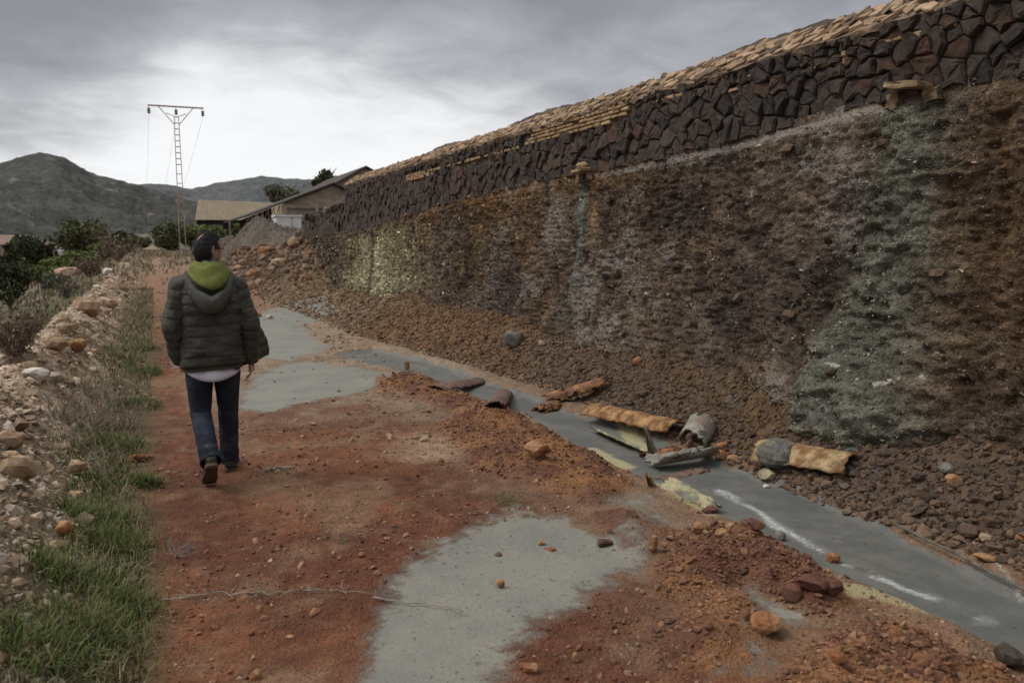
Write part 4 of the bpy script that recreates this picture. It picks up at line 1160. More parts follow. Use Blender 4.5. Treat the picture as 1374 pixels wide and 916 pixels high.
stick([(728, 468), (770, 470)], .005, 'thin pale stick under the cream stone on the talus', 'stick', M_woodd, 8)
stick([(975, 597), (1010, 583)], .004, 'thin stalk poking up right of the debris pile', 'stick', M_wood, 9)
stick([(1145, 762), (1180, 775)], .004, 'brown twig lying in the channel mud', 'stick', M_wood, 10, 2)
# ================================================================== vegetation
def leaf_mat(name, attr=True):
    t = NT(name); b = t.attr('col', 'Color')
    t.b.inputs['Subsurface Weight'].default_value = 0
    return t.fin(b, .75, None, .2)
M_grass = leaf_mat('grass_blades'); M_leaf = leaf_mat('leaves')
M_bark = simple('bark', (.10, .075, .055), .95, .35, 14, 40, .8, .02)
def blades(name, xy, L, W, cols, seed, label, lean=.5, parent=None, kind='stuff', zoff=0):
    r2 = np.random.default_rng(seed); n = len(xy); z = H(xy[:, 0], xy[:, 1]) + zoff
    a = r2.uniform(0, 2 * pi, n); L = L * r2.uniform(.6, 1.25, n); W = np.broadcast_to(W, n)
    d = np.stack([np.cos(a), np.sin(a), 0 * a], 1); s = np.stack([-np.sin(a), np.cos(a), 0 * a], 1)
    ln = np.abs(r2.normal(size=n)) * lean
    P0 = np.column_stack([xy, z - .01]); up = np.array([0, 0, 1.])
    def pt(f): return P0 + up * (L * f * np.cos(ln * f))[:, None] + d * (L * f * np.sin(ln * f * 1.3))[:, None]
    p1, p2, p3 = pt(.0), pt(.5), pt(1.)
    w = W[:, None] * s
    V = np.stack([p1 - w, p1 + w, p2 - w * .8, p2 + w * .8, p3], 1).reshape(-1, 3)
    b = (np.arange(n) * 5)[:, None]
    F = np.concatenate([b + np.array([[0, 1, 3]]), b + np.array([[0, 3, 2]]), b + np.array([[2, 3, 4]])], 0)
    cols = np.asarray(cols); cc = cols[r2.integers(0, len(cols), n)] * r2.uniform(.6, 1.35, (n, 1))
    C = np.repeat(cc, 5, 0)
    o = mesh(name, V, F, M_grass, parent, False, C)
    return tag(o, label, None, None, kind)
GC = [(.105, .15, .030), (.085, .125, .027), (.13, .155, .042), (.065, .095, .026), (.15, .14, .06), (.17, .14, .075)]
DC = [(.26, .20, .12), (.20, .155, .095), (.32, .26, .17), (.17, .14, .10), (.22, .19, .12)]
r3 = np.random.default_rng(33)
def verge(n, thr, x0=-1.05, x1=.02, y0=2.0, y1=30, seed=0):
    y = y0 * (y1 / y0) ** r3.random(n); x = x0 + (x1 - x0) * r3.random(n) - .14
    edge = sm(.05, -.30, x + .22 * fbm(y * 1.3, y * 0, 3, 301)) * sm(-.78, -.42, x + .2 * fbm(y * 1.7, x, 2, 303) - .18 * sm(7.5, 3.2, y))
    k = (fbm(x * 1.9, y * 1.1, 3, 305 + seed) + .35 * r3.normal(size=n) > thr) & (r3.random(n) < edge)
    return np.stack([x[k], y[k]], 1)
xy = verge(52000, .27); blades('grass', xy, .062 * (1 + .01 * xy[:, 1]) + .05 * np.clip(fbm(xy[:, 0] * 2, xy[:, 1] * 2, 2, 311), 0, 1), .0017 + .00035 * xy[:, 1], GC, 1, 'short green grass verge along the left edge of the path', .7)
xy = verge(34000, .05, seed=5); blades('dry_grass', xy, .10 * (1 + .012 * xy[:, 1]), .0011 + .0003 * xy[:, 1], DC, 2, 'dry straw stems mixed into the grass verge', .9)
# dense tufts
tx = []
for px_, py_, rad, n in ((150, 735, .16, 1500), (130, 700, .16, 1300), (170, 818, .11, 1200), (120, 850, .16, 1600), (60, 880, .2, 1500), (95, 780, .14, 1000), (185, 545, .2, 900), (200, 500, .2, 700), (190, 470, .22, 700), (150, 600, .2, 700), (195, 650, .08, 500)):
    p = hit(px_, py_); q = r3.normal(size=(n, 2)) * rad * .55 + np.array(p[:2]); q = q[q[:, 0] < .0]; tx.append(q)
xy = np.concatenate(tx); blades('grass_tufts', xy, .105, .0024, GC, 3, 'taller bright green grass tufts close to the camera', .75)
# valley-side dry grass and scrub
n = 15000; y = 6 * (70 / 6) ** r3.random(n); x = -1.9 - r3.random(n) ** 1.6 * 9 * (1 + y * .02)
k = fbm(x * .5, y * .4, 3, 321) + .3 * r3.normal(size=n) > -.05
xy = np.stack([x[k], y[k]], 1); blades('slope_grass', xy, .16 + .004 * xy[:, 1], .002 + .0006 * xy[:, 1], DC + [(.12, .12, .06), (.10, .11, .06)], 4, 'dry grass covering the slope behind the berm', .8)
n = 9000; x = r3.uniform(-1.5, 2.4, n); y = r3.uniform(30, 75, n); k = (np.abs(x - .15 + .25 * fbm(y * .3, y * 0, 2, 330)) + .22 * r3.normal(size=n) > .32) & (fbm(x * .8, y * .4, 3, 323) + .3 * r3.normal(size=n) > .05) | (y > 52)
xy = np.stack([x[k], y[k]], 1); blades('far_dry_grass', xy, .26, .022, DC, 5, 'dry grass around the foot of the power pole', .7)
n = 12000; x = r3.uniform(2.2, 16, n); y = r3.uniform(33, 66, n); k = (fbm(x * .5, y * .4, 3, 325) + .3 * r3.normal(size=n) > -.15) & (x > 2.5)
xy = np.stack([x[k], y[k]], 1); blades('mound_scrub', xy, .17, .018, [(.17, .135, .105), (.13, .105, .085), (.21, .175, .135), (.12, .11, .07)], 6, 'gray brown dry scrub on the earth mound below the sheds', 1.0)

def weed(px_, py_, hgt, spread, n, cols, label, seed, w=.0022, group=None, cat='weed', name='dry_weed', leaf=0, lcol=None):
    """a plant of branching wiry stems with optional small leaves; foot at the photo point"""
    r2 = np.random.default_rng(seed); p = hit(px_, py_); root = empty(name, p); m = MB(); tips = []
    for i in range(n):
        a = r2.uniform(0, 2 * pi); d = Vector((math.cos(a) * spread, math.sin(a) * spread, hgt)) * r2.uniform(.5, 1.1)
        q0 = Vector((r2.normal() * .02, r2.normal() * .02, -.02)); q1 = q0 + d * .5 + Vector(r2.normal(size=3)) * hgt * .10; q2 = q0 + d + Vector(r2.normal(size=3)) * hgt * .12
        q2.z = max(q2.z, .01)
        m.tube([q0, q1, q2], [w, w * .8, w * .4], 3); tips.append((q1, q2))
        for k in range(3):
            s = q1.lerp(q2, r2.random() * .8); e = s + Vector(r2.normal(size=3)) * hgt * .22 + Vector((0, 0, hgt * .1)); e.z = max(e.z, .005)
            m.tube([s, e], [w * .6, w * .3], 3); tips.append((s, e))
    o = m.build('stem', simple('weed_stem', cols, .9, .3, 30, 90, .3, .004), root)
    if leaf:
        V = []; C = []
        for i in range(leaf):
            a_, b_ = tips[int(r2.integers(0, len(tips)))]; c_ = a_.lerp(b_, r2.random()); u = Vector(r2.normal(size=3)).normalized(); v = u.cross(Vector(r2.normal(size=3))).normalized()
            L = hgt * r2.uniform(.06, .14); V += [c_ - v * L * .3, c_ + u * L, c_ + v * L * .3]; C += [np.array(lcol) * r2.uniform(.7, 1.3)] * 3
        F = np.arange(len(V)).reshape(-1, 3); mesh('foliage', np.array([v[:] for v in V]), F, M_leaf, root, False, np.array(C))
    return tag(root, label, cat, group)
weed(690, 676, .09, .14, 40, (.20, .17, .09), 'small green tuft on the channel bank above the gray mud patch', 1, .0016, leaf=320, lcol=(.10, .14, .04), name='green_weed')
weed(230, 742, .06, .17, 34, (.22, .20, .20), 'low gray withered weed lying on the red path', 2, .002, leaf=260, lcol=(.13, .12, .125), name='gray_weed')
weed(470, 728, .05, .05, 16, (.20, .20, .13), 'tiny gray green weed on the path beside an orange pebble', 3, .0014, leaf=140, lcol=(.17, .20, .13), name='gray_weed')
weed(478, 680, .03, .03, 10, (.20, .20, .13), 'tiniest gray green sprig in the middle of the red path', 4, .0012, leaf=60, lcol=(.15, .18, .12), name='gray_weed')
WC = (.30, .25, .19)
for i, (a, b, h_, sp, lab) in enumerate([
  (150, 545, .38, .9, 'pale leafless twiggy weed at the verge left of the man'), (105, 600, .34, 1.0, 'pale tangled weed above the tan block on the berm side'), (80, 560, .36, 1.0, 'pale dry weed below the two white rocks'),
  (170, 575, .30, .9, 'thin dry weed at the path edge left of the man'), (135, 640, .25, 1.0, 'dry tangled weed on the verge right of the half sunk tan block'), (155, 480, .45, .8, 'gray dry weed on the berm side behind the verge grass'),
  (172, 440, .5, .7, 'dry weed on the far berm side next to the path'), (120, 575, .30, 1.0, 'dry weed between the two white rocks and the verge'), (185, 410, .5, .7, 'farthest dry weed along the berm near the path')]):
    weed(a, b, h_, h_ * sp, 26, WC, lab, 20 + i, .0022 + .0005 * i % .002, cat='weed')
for i, (a, b, h_, lab) in enumerate([(205, 900, .30, 'thin dry stalk at the bottom left edge of the path'), (192, 880, .26, 'dry curved stalk by the nearest grass tuft'), (240, 915, .14, 'short yellow stalk at the very bottom of the path')]):
    weed(a, b, h_, .12, 5, (.26, .2, .11), lab, 40 + i, .0016)
for i, (a, b, h_, lab) in enumerate([(40, 452, .5, 'brown dry bush on the slope left of the berm, nearest of two'), (20, 475, .45, 'brown dry bush at the left border behind the berm'), (120, 372, 1.0, 'reddish dry bush at the far edge of the berm'), (160, 352, 1.5, 'tall reddish brown dry bush by the far path end'), (90, 400, .8, 'gray green dry bush beside the sandy outcrop')]):
    weed(a, b, h_, h_ * .7, 60, (.16, .115, .085), lab, 60 + i, .004 + .002 * h_, cat='bush', name='dry_bush', leaf=500, lcol=(.15, .11, .075) if i < 4 else (.12, .13, .09))

def crown(center, rx, rz, n, leaf, cols, seed, blobs=12):
    r2 = np.random.default_rng(seed)
    bc = r2.normal(size=(blobs, 3)); bc /= np.linalg.norm(bc, axis=1)[:, None]; bc *= r2.uniform(.25, .78, (blobs, 1)); bc[:, 2] *= .85
    br = r2.uniform(.28, .46, blobs); tint = r2.uniform(.65, 1.3, blobs)
    k = r2.integers(0, blobs, n); d = r2.normal(size=(n, 3)); d /= np.linalg.norm(d, axis=1)[:, None]
    rad = br[k] * (r2.random(n) ** .45) * (1 + .25 * r2.normal(size=n) * (r2.random(n) < .15))
    p = (bc[k] + d * rad[:, None]) * np.array([rx, rx, rz]) + np.array(center)
    u = r2.normal(size=(n, 3)); u /= np.linalg.norm(u, axis=1)[:, None]; v = np.cross(u, r2.normal(size=(n, 3))); v /= np.linalg.norm(v, axis=1)[:, None]
    L = leaf * r2.uniform(.6, 1.4, (n, 1))
    V = np.stack([p - u * L, p - v * L * .5, p + u * L, p + v * L * .5], 1).reshape(-1, 3)
    F = (np.arange(n) * 4)[:, None] + np.array([[0, 1, 2, 3]])
    cols = np.asarray(cols); cc = cols[r2.integers(0, len(cols), n)] * (tint[k] * r2.uniform(.75, 1.25, n))[:, None]
    return V, F, np.repeat(cc, 4, 0)
GREENS = {'dark': [(.05, .062, .026), (.062, .075, .032), (.04, .05, .024)], 'green': [(.13, .155, .048), (.105, .13, .044), (.155, .175, .06)], 'olive': [(.11, .115, .055), (.09, .096, .046), (.14, .14, .075)],
  'gray': [(.13, .13, .09), (.11, .112, .078), (.15, .148, .105)], 'dry': [(.13, .095, .065), (.10, .075, .055), (.15, .12, .085)]}
def tree(px_, dist, topy, wpx, kind, label, seed, trunk=.25, name='tree', n=3000, group=None, zbase=None):
    p = DD(px_, topy, dist); zb = Hs(p[0], p[1]) if zbase is None else zbase; hh = max(p[2] - zb, 1.0)
    rx = wpx / 2 / _F * dist * .98
    root = empty(name, (p[0], p[1], zb - .1)); ch = hh * (1 - trunk)
    V, F, C = crown((0, 0, hh * trunk + ch * .52), rx * 1.12, ch * .56, n, max(.05, dist * .0020), GREENS[kind], seed, 14)
    mesh('crown', V, F, M_leaf, root, False, C)
    r2 = np.random.default_rng(seed + 1); m = MB(); tr = max(.05, hh * .028)
    m.tube([(0, 0, -.2), (r2.normal() * .04 * hh, r2.normal() * .04 * hh, hh * trunk), (r2.normal() * .06 * hh, r2.normal() * .06 * hh, hh * .7)], [tr * 1.3, tr, tr * .35], 7)
    for i in range(6):
        a = i * 1.05 + r2.random(); z0 = hh * (trunk * .8 + .06 * i)
        m.tube([(0, 0, z0), (math.cos(a) * rx * .35, math.sin(a) * rx * .35, z0 + hh * .12), (math.cos(a) * rx * .75, math.sin(a) * rx * .75, z0 + hh * .25)], [tr * .6, tr * .4, tr * .12], 5)
    m.build('trunk', M_bark, root, True)
    return tag(root, label, 'tree' if name == 'tree' else 'bush', group)
TR = [
 (6, 40, 335, 70, 'dark', 'big dark green bush at the left border below the hill', .02, 'bush', 5000),
 (46, 85, 307, 52, 'dark', 'dark rounded pine-like tree left of the tallest valley tree', .2, 'tree', 3500),
 (104, 115, 290, 58, 'olive', 'tallest olive tree in the valley with a broad crown', .2, 'tree', 4500),
 (126, 118, 304, 26, 'olive', 'lower crown touching the right side of the tallest valley tree', .2, 'tree', 2000),
 (30, 70, 345, 36, 'dark', 'dark bush between the big border bush and the rounded tree', .02, 'bush', 2500),
 (62, 62, 347, 46, 'green', 'light green bush left of the sandy outcrop', .02, 'bush', 3000),
 (92, 70, 337, 56, 'green', 'wide green bush in front of the tallest valley tree', .02, 'bush', 4000),
 (122, 78, 333, 50, 'green', 'green bush right of the wide green bush', .02, 'bush', 3000),
 (146, 92, 318, 46, 'green', 'tall green bush standing where the berm narrows', .05, 'bush', 3000),
 (166, 110, 306, 34, 'dark', 'dark tree with a flat crown left of the small far pylon', .15, 'tree', 2200),
 (154, 130, 305, 7, 'dark', 'slim dark cypress between the valley trees', .05, 'tree', 800),
 (150, 62, 338, 34, 'dry', 'brown dry shrub in front of the tall green bush', .02, 'bush', 1800),
 (172, 75, 326, 40, 'dry', 'reddish brown shrub left of the path end', .02, 'bush', 2000),
 (118, 52, 362, 30, 'gray', 'gray green shrub on the slope by the far berm', .02, 'bush', 1500),
 (70, 46, 385, 30, 'gray', 'gray shrub on the slope above the dirt track', .02, 'bush', 1500),
 (190, 125, 316, 22, 'dry', 'small brown shrub under the small far pylon', .05, 'bush', 1200),
 (214, 120, 318, 22, 'olive', 'small olive shrub right of the small far pylon', .05, 'bush', 1200),
 (228, 66, 296, 46, 'olive', 'rounded olive bush directly behind the pole foot', .05, 'bush', 3800),
 (262, 70, 294, 52, 'green', 'green bush between the pole and the mound', .05, 'bush', 3600),
 (288, 74, 300, 30, 'olive', 'low olive bush under the eave of the tan shed', .05, 'bush', 1800),
 (383, 150, 245, 48, 'gray', 'gray green tree rising behind the open hall roof', .58, 'tree', 3000),
 (437, 120, 227, 42, 'dark', 'dark tree behind the hall gable', .60, 'tree', 6000),
 (20, 130, 318, 40, 'dark', 'dark distant trees clump at the left behind the tan house', .1, 'tree', 1800),
 (316, 50, 318, 12, 'green', 'tiny green bush on the mound right of the man head', .02, 'bush', 600),
 (60, 150, 322, 30, 'dark', 'dark far tree behind the white houses', .1, 'tree', 1500),
]
for i, (a, b_, c_, d_, k_, lab, tr_, nm, n_) in enumerate(TR): tree(a, b_, c_, d_, k_, lab, 700 + 3 * i, tr_, nm, n_)
# ================================================================== power poles
M_steel = simple('rusty_pale_steel', (.46, .35, .29), .7, .25, 6, 40, .2, .01, .4, (.40, .20, .15), 1.2)
M_ins = simple('dark_insulator', (.10, .085, .075), .4, .2)
M_wire = simple('cable', (.07, .07, .07), .6, .1)
def pylon(px_, dist, ybase, ytop, label, det=1, arm=None, spread=.42, top_s=.30):
    b = DD(px_, ybase, dist); zt_ = DD(px_, ytop, dist)[2]; hgt_ = zt_ - b[2]
    zg = Hs(b[0], b[1]); root = empty('power_pole', (b[0], b[1], zg), -math.atan2(b[0], b[1])); hgt_ = zt_ - zg
    k = hgt_ / 10.6; zc_ = hgt_ * .88      # crotch of the Y
    s0, s1 = spread * k, top_s * k; th = .036 * k
    for sx in (-1, 1):
        for sy in (-1, 1):
            m = MB(); m.tube([(sx * s0 / 2, sy * s0 / 2, 0), (sx * s1 / 2, sy * s1 / 2, zc_ + .5 * k)], [th, th], 4); m.build('leg', M_steel, root)
    nr = 15
    for i in range(nr):
        z = (zc_ + .5 * k) - i * .42 * k - (.0 if i < 9 else (i - 8) * .25 * k)
        if z < .4 * k: break
        w = s0 + (s1 - s0) * z / zc_
        m = MB()
        for (a, c_) in (((-1, -1), (1, -1)), ((1, -1), (1, 1)), ((1, 1), (-1, 1)), ((-1, 1), (-1, -1))):
            m.tube([(a[0] * w / 2, a[1] * w / 2, z), (c_[0] * w / 2, c_[1] * w / 2, z)], [th * .6, th * .6], 4)
        m.build('rung', M_steel, root)
    A = (arm or 1.85) * k
    m = MB(); m.box((0, 0, hgt_ - .05 * k), (2 * A, .12 * k, .10 * k)); m.build('crossarm', M_steel, root)
    for sx in (-1, 1):
        m = MB(); m.tube([(sx * s1 / 2, 0, zc_ - .05 * k), (sx * A * .62, 0, hgt_ - .1 * k)], [th * 1.05, th * 1.05], 4)
        m.tube([(sx * s1 / 2, 0, zc_ + .55 * k), (sx * A * .36, 0, zc_ + .75 * k)], [th * .9, th * .9], 4); m.build('brace', M_steel, root)
    P_ = []
    for x in (-A * .97, 0, A * .97):
        m = MB(); z0 = hgt_ - .10 * k
        m.tube([(x, 0, z0), (x, 0, z0 - .12 * k)], [.02 * k, .02 * k], 5)
        for j in range(3):
            zz_ = z0 - .14 * k - j * .13 * k
            m.tube([(x, 0, zz_), (x, 0, zz_ - .03 * k), (x, 0, zz_ - .10 * k), (x, 0, zz_ - .12 * k)], [.04 * k, .125 * k, .10 * k, .04 * k], 10)
        m.build('insulator', M_ins, root)
        P_.append(root.matrix_basis @ Vector((x, 0, z0 - .55 * k)))
    tag(root, label, 'power pole'); return P_
bpy.context.view_layer.update()
PA = pylon(246, 58, 343, 143, 'tall pale lattice power pole with a Y-shaped head behind the man')
PB = pylon(201, 212, 332, 283, 'small distant lattice power pole against the hillside', arm=2.1)
for i, (a, b_) in enumerate(zip(PA, PB)):
    m = MB(); n = 24
    m.tube([a.lerp(b_, k / n) - Vector((0, 0, 4.5 * (4 * (k / n) * (1 - k / n)))) for k in range(n + 1)], [.007] * (n + 1), 4)
    tag(m.build('power_line', M_wire, None, True), ('thin cable from the left insulator of the tall pole', 'thin cable from the middle insulator of the tall pole', 'thin cable from the right insulator of the tall pole')[i], 'cable', 'cables between the poles')

# ================================================================== sheds beyond the wall
def PY(x, y, Yw):
    d = ray(x, y); return Vector(_C + d * Yw / d[1])
def quadsolid(m, p, th):
    """slab of thickness th under the quad p"""
    p = [Vector(q) for q in p]; n_ = (p[1] - p[0]).cross(p[3] - p[0]).normalized()
    if n_.z < 0: n_ = -n_
    q = [a - n_ * th for a in p]; m.add(p + q, [(0, 1, 2, 3), (7, 6, 5, 4)] + [(i, i + 4, (i + 1) % 4 + 4, (i + 1) % 4) for i in range(4)])
M_shedroof = simple('tan_sheet_roof', (.30, .235, .155), .8, .15, 3, 30, .3, .02, .3, (.265, .205, .135), .6)
M_conc = simple('weathered_concrete', (.30, .235, .18), .9, .25, 2.5, 12, .4, .02, .2, (.24, .19, .15), .8)
M_darkroof = simple('dark_roof_edge', (.075, .062, .055), .85, .25, 5, 20, .3, .02)
M_white = simple('white_plaster', (.62, .60, .57), .85, .15, 4, 20, .3, .02)
M_inside = simple('interior_shade', (.03, .027, .025), .95, .2)  # near-black paint for the shade inside hall and shed
def local(root, pts): return [Vector(p) - root.location for p in pts]
# tan shed
rl, rr_, el, er = DD(266, 268, 128), DD(385, 272.5, 150), DD(262, 294.5, 120), DD(384, 295.5, 141)
sh = empty('tan_shed', (el[0], el[1], Hs(el[0], el[1])))
rl, rr_, el, er = [Vector(v) for v in (rl, rr_, el, er)]
nP = 20
for i in range(nP):
    a, b_ = i / nP, (i + 1) / nP - .0012
    for j in range(2):
        c_, d_ = j * .5, j * .5 + .499
        m = MB(); lo0, lo1, hi0, hi1 = el.lerp(er, a), el.lerp(er, b_), rl.lerp(rr_, a), rl.lerp(rr_, b_)
        quadsolid(m, local(sh, [lo0.lerp(hi0, c_) - Vector((0, 0, .03 * (1 - j))), lo1.lerp(hi1, c_) - Vector((0, 0, .03 * (1 - j))), lo1.lerp(hi1, d_), lo0.lerp(hi0, d_)]), .08)
        m.build('roof_sheet', M_shedroof, sh)
back = (rl - el); back.z = 0
m = MB(); quadsolid(m, local(sh, [rl, rr_, rr_ + back + Vector((0, 0, el.z - rl.z)), rl + back + Vector((0, 0, el.z - rl.z))]), .08); m.build('rear_roof', M_shedroof, sh)
m = MB(); g_ = sh.location.z - 1
e2 = rl + back + Vector((0, 0, el.z - rl.z))
m.add(local(sh, [(el.x, el.y, g_), (e2.x, e2.y, g_), e2 - Vector((0, 0, .1)), rl - Vector((0, 0, .12)), el - Vector((0, 0, .1))]), [(0, 1, 2, 3, 4)])
m.build('gable_wall', M_white, sh)
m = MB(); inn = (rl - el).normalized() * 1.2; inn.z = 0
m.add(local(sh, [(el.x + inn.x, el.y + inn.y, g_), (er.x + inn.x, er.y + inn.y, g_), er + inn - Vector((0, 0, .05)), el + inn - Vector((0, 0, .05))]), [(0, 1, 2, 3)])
m.build('shaded_front_wall', M_inside, sh)  # set back under the eave, interior shade put into its colour
for k in (.0, .33, .66, 1.0):
    p = el.lerp(er, k) + inn * .1; m = MB(); q = local(sh, [(p.x, p.y, (g_ + p.z) / 2)])[0]; m.box(q, (.3, .3, p.z - g_ - .25)); m.build('post', M_conc, sh)
tag(sh, 'long shed with a tan sheet roof left of the open hall', 'shed')
# gabled hall, its left bay open under a truss
YH = 74.0
A, B, Cc = PY(330, 291, YH), PY(447, 246.5, YH), PY(478, 262, YH)
hall = empty('open_hall', (B.x, YH, Hs(B.x, YH))); gz = hall.location.z - 1
dep = Vector((0, 26, 0))
for p0, p1 in ((A, B), (B, Cc)):
    m = MB(); o0 = Vector((0, -.5, .12)); quadsolid(m, local(hall, [p0 + o0, p1 + o0, p1 + dep + o0, p0 + dep + o0]), .14); m.build('roof', M_darkroof, hall)
def onroof(px_): 
    p = PY(px_, 270, YH); f_ = (p.x - A.x) / (B.x - A.x) if p.x < B.x else None
    return A.lerp(B, f_) if f_ is not None else B.lerp(Cc, (p.x - B.x) / (Cc.x - B.x))
wl = onroof(382)
m = MB(); low = -.16
m.add(local(hall, [(wl.x, YH, gz), (Cc.x, YH, gz), Cc + Vector((0, 0, low)), B + Vector((0, 0, low)), wl + Vector((0, 0, low))]), [(0, 1, 2, 3, 4)]); m.build('gable_wall', M_conc, hall)
zb_ = PY(400, 277, YH).z
m = MB(); m.box(Vector(((wl.x + Cc.x) / 2, YH - .12, zb_)) - hall.location, (Cc.x - wl.x, .25, .32)); m.build('wall_beam', M_conc, hall)
for px_ in (380.5, 424):
    q = onroof(px_); w_ = .42 if px_ < 400 else .3; top_ = q.z - .25 if px_ < 400 else zb_ + .1
    m = MB(); m.box(Vector((q.x, YH - .22, (gz + top_) / 2)) - hall.location, (w_, .3, top_ - gz)); m.build('pillar', M_conc, hall)
m = MB(); m.add(local(hall, [(A.x + .3, YH + 9, gz), (wl.x, YH + 9, gz), wl + Vector((0, 9, low)), A + Vector((.3, 9, -.1))]), [(0, 1, 2, 3)]); m.build('bay_shade_sheet', M_inside, hall)  # dark sheet added so the open bay looks unlit inside
# truss members in the open bay
ch0 = PY(332, 297, YH); zt2 = ch0.z
m = MB(); m.bar(Vector((A.x, YH - .1, zt2)) - hall.location, Vector((wl.x, YH - .1, zt2)) - hall.location, .07); m.build('truss_chord', M_darkroof, hall)
N_ = 7
for i in range(N_):
    f0, f1 = i / N_, (i + 1) / N_
    m = MB(); a = A.lerp(wl, f1) + Vector((0, -.1, -.1)); b_ = Vector((A.x + (wl.x - A.x) * f0, YH - .1, zt2)); c_ = Vector((a.x, YH - .1, zt2))
    m.bar(b_ - hall.location, a - hall.location, .045); m.bar(c_ - hall.location, a - hall.location, .045); m.build('truss_brace', M_conc, hall)
tag(hall, 'gabled concrete hall with an open truss bay on its left', 'hall')
# higher hall behind it
YK = 92.0
A2, B2, C2 = PY(449, 246.5, YK), PY(490, 224, YK), PY(520, 240, YK)
h2 = empty('upper_hall', (B2.x, YK, Hs(B2.x, YK))); gz2 = h2.location.z - 1
for p0, p1 in ((A2, B2), (B2, C2)):
    m = MB(); o0 = Vector((0, -.5, .1)); quadsolid(m, local(h2, [p0 + o0, p1 + o0, p1 + dep + o0, p0 + dep + o0]), .16); m.build('roof', M_darkroof, h2)
m = MB(); m.add(local(h2, [(A2.x, YK, gz2), (C2.x, YK, gz2), C2 + Vector((0, 0, low)), B2 + Vector((0, 0, low)), A2 + Vector((0, 0, low))]), [(0, 1, 2, 3, 4)]); m.build('gable_wall', M_conc, h2)
tag(h2, 'taller concrete gable whose roof peak just clears the wall top', 'hall')
# white low block in front of the hall
w0, w1 = PY(371, 299, 66), PY(404, 288.5, 66)
wb = empty('white_block', (w0.x, 66, Hs(w0.x, 66)))
xm = w0.x + (w1.x - w0.x) * .63; zb0 = min(w0.z - .5, Hs(w0.x, 66) - .2)
for a, b_ in ((w0.x, xm - .03), (xm + .03, w1.x)):
    m = MB(); m.box(Vector(((a + b_) / 2, 67, (zb0 + w1.z - .17) / 2)) - wb.location, (b_ - a, 2.0, w1.z - .17 - zb0)); m.build('panel', M_white, wb)
m = MB(); m.box(Vector(((w0.x + w1.x) / 2, 67, w1.z - .075)) - wb.location, (w1.x - w0.x + .2, 2.2, .15)); m.build('cap', M_white, wb)
m = MB(); s0, s1 = PY(353, 303, 66), PY(371, 298, 66); m.tube([s0 - wb.location, s1 - wb.location], [.10, .10], 6); m.build('ramp_edge', M_white, wb)
tag(wb, 'low white plastered block below the hall gable', 'wall')
# valley houses
M_tile = simple('terracotta_roof', (.25, .17, .13), .9, .25, 2, 10, .4, .03)
M_win = simple('dark_window', (.03, .035, .04), .3, .1)
def house(px_, py_, dist, w, h_, d_, label, wallm, flat=False, rz=.2):
    p = DD(px_, py_, dist); zg = Hs(p[0], p[1]); zt_ = p[2]; h_ = max(h_, zt_ - zg)
    root = empty('house', (p[0], p[1], zg), rz)
    m = MB(); m.box((0, 0, h_ / 2 - .2), (w, d_, h_ + .4)); m.build('wall', wallm, root)
    m = MB()
    if flat: m.box((0, 0, h_ + .12), (w + .3, d_ + .3, .2))
    else:
        hw, hd = w / 2 + .3, d_ / 2 + .3
        m.add([(-hw, -hd, h_), (hw, -hd, h_), (hw, hd, h_), (-hw, hd, h_), (-hw, 0, h_ + d_ * .25), (hw, 0, h_ + d_ * .25)], [(0, 1, 5, 4), (2, 3, 4, 5), (0, 4, 3), (1, 2, 5), (3, 2, 1, 0)])
    m.build('roof', M_tile if not flat else wallm, root)
    for sx in (-.28, .28):
        m = MB(); m.box((sx * w, -d_ / 2 - .005, h_ * .72), (w * .16, .06, .9)); m.build('window', M_win, root)
    tag(root, label, 'house')
M_ochre = simple('ochre_plaster', (.32, .24, .19), .9, .2, 2, 10, .3, .02)
house(86, 338, 150, 6, 3.2, 5, 'small white house between the bushes under the tallest valley tree', M_white)
house(95, 341, 146, 3, 2.6, 4, 'small flat roofed white annex beside the white house', M_white, True)
house(122, 339, 160, 5, 3, 5, 'long low white house right of the tallest valley tree', M_white, True, -.2)
house(182, 322, 190, 3, 3, 4, 'tiny white house beside the small far pylon', M_white, True)
house(12, 328, 150, 7, 3.2, 6, 'ochre house with a terracotta roof at the left border', M_ochre)
house(52, 331, 140, 3.5, 3, 4, 'ochre house partly hidden by the dark rounded tree', M_ochre, True)
# ================================================================== the walking man
man = empty('person', (.325, 5.83, Hs(.325, 5.83)))
man.scale = (.93, .96, .98)
tag(man, 'man walking away in a dark quilted jacket with green hood, jeans and boots', 'person')
M_skin = simple('skin', (.40, .22, .15), .55, .12, 14, 120, .15, .003, .35)
M_hair = simple('black_hair', (.014, .012, .011), .6, .4, 60, 220, .6, .004, .3)
t = NT('quilted_nylon')
b = t.mulc((.056, .053, .039), t.map(t.noise(7, 5, .6), .3, .7, .8, 1.2))
M_jacket = t.fin(b, .52, t.bump(t.noise(30, 7, .7, dist=1.4), .8, .03), .35)
M_jlin = simple('jacket_lining', (.03, .03, .028), .8, .2)
M_hood = simple('green_fleece', (.155, .168, .048), .95, .18, 18, 160, .5, .004, .1)
t = NT('denim')
b = t.mix(t.map(t.noise(5, 5, .6), .4, .65), (.021, .026, .039), (.040, .050, .072))
b = t.mulc(b, t.map(t.noise(60, 4, .6), .3, .7, .85, 1.15))
M_denim = t.fin(b, .9, t.bump(t.noise(20, 7, .65, dist=1.6), .9, .03), .15)
M_shirt = simple('pale_shirt', (.56, .53, .60), .9, .08, 10, 40, .4, .008)
M_boot = simple('dark_boot', (.030, .027, .025), .7, .25, 20, 80, .4, .006, .3)
M_sole = simple('boot_sole', (.105, .070, .045), .9, .3, 30, 80, .5, .005)
M_glass = simple('spectacle_frame', (.012, .012, .012), .35, .1, spec=.5)
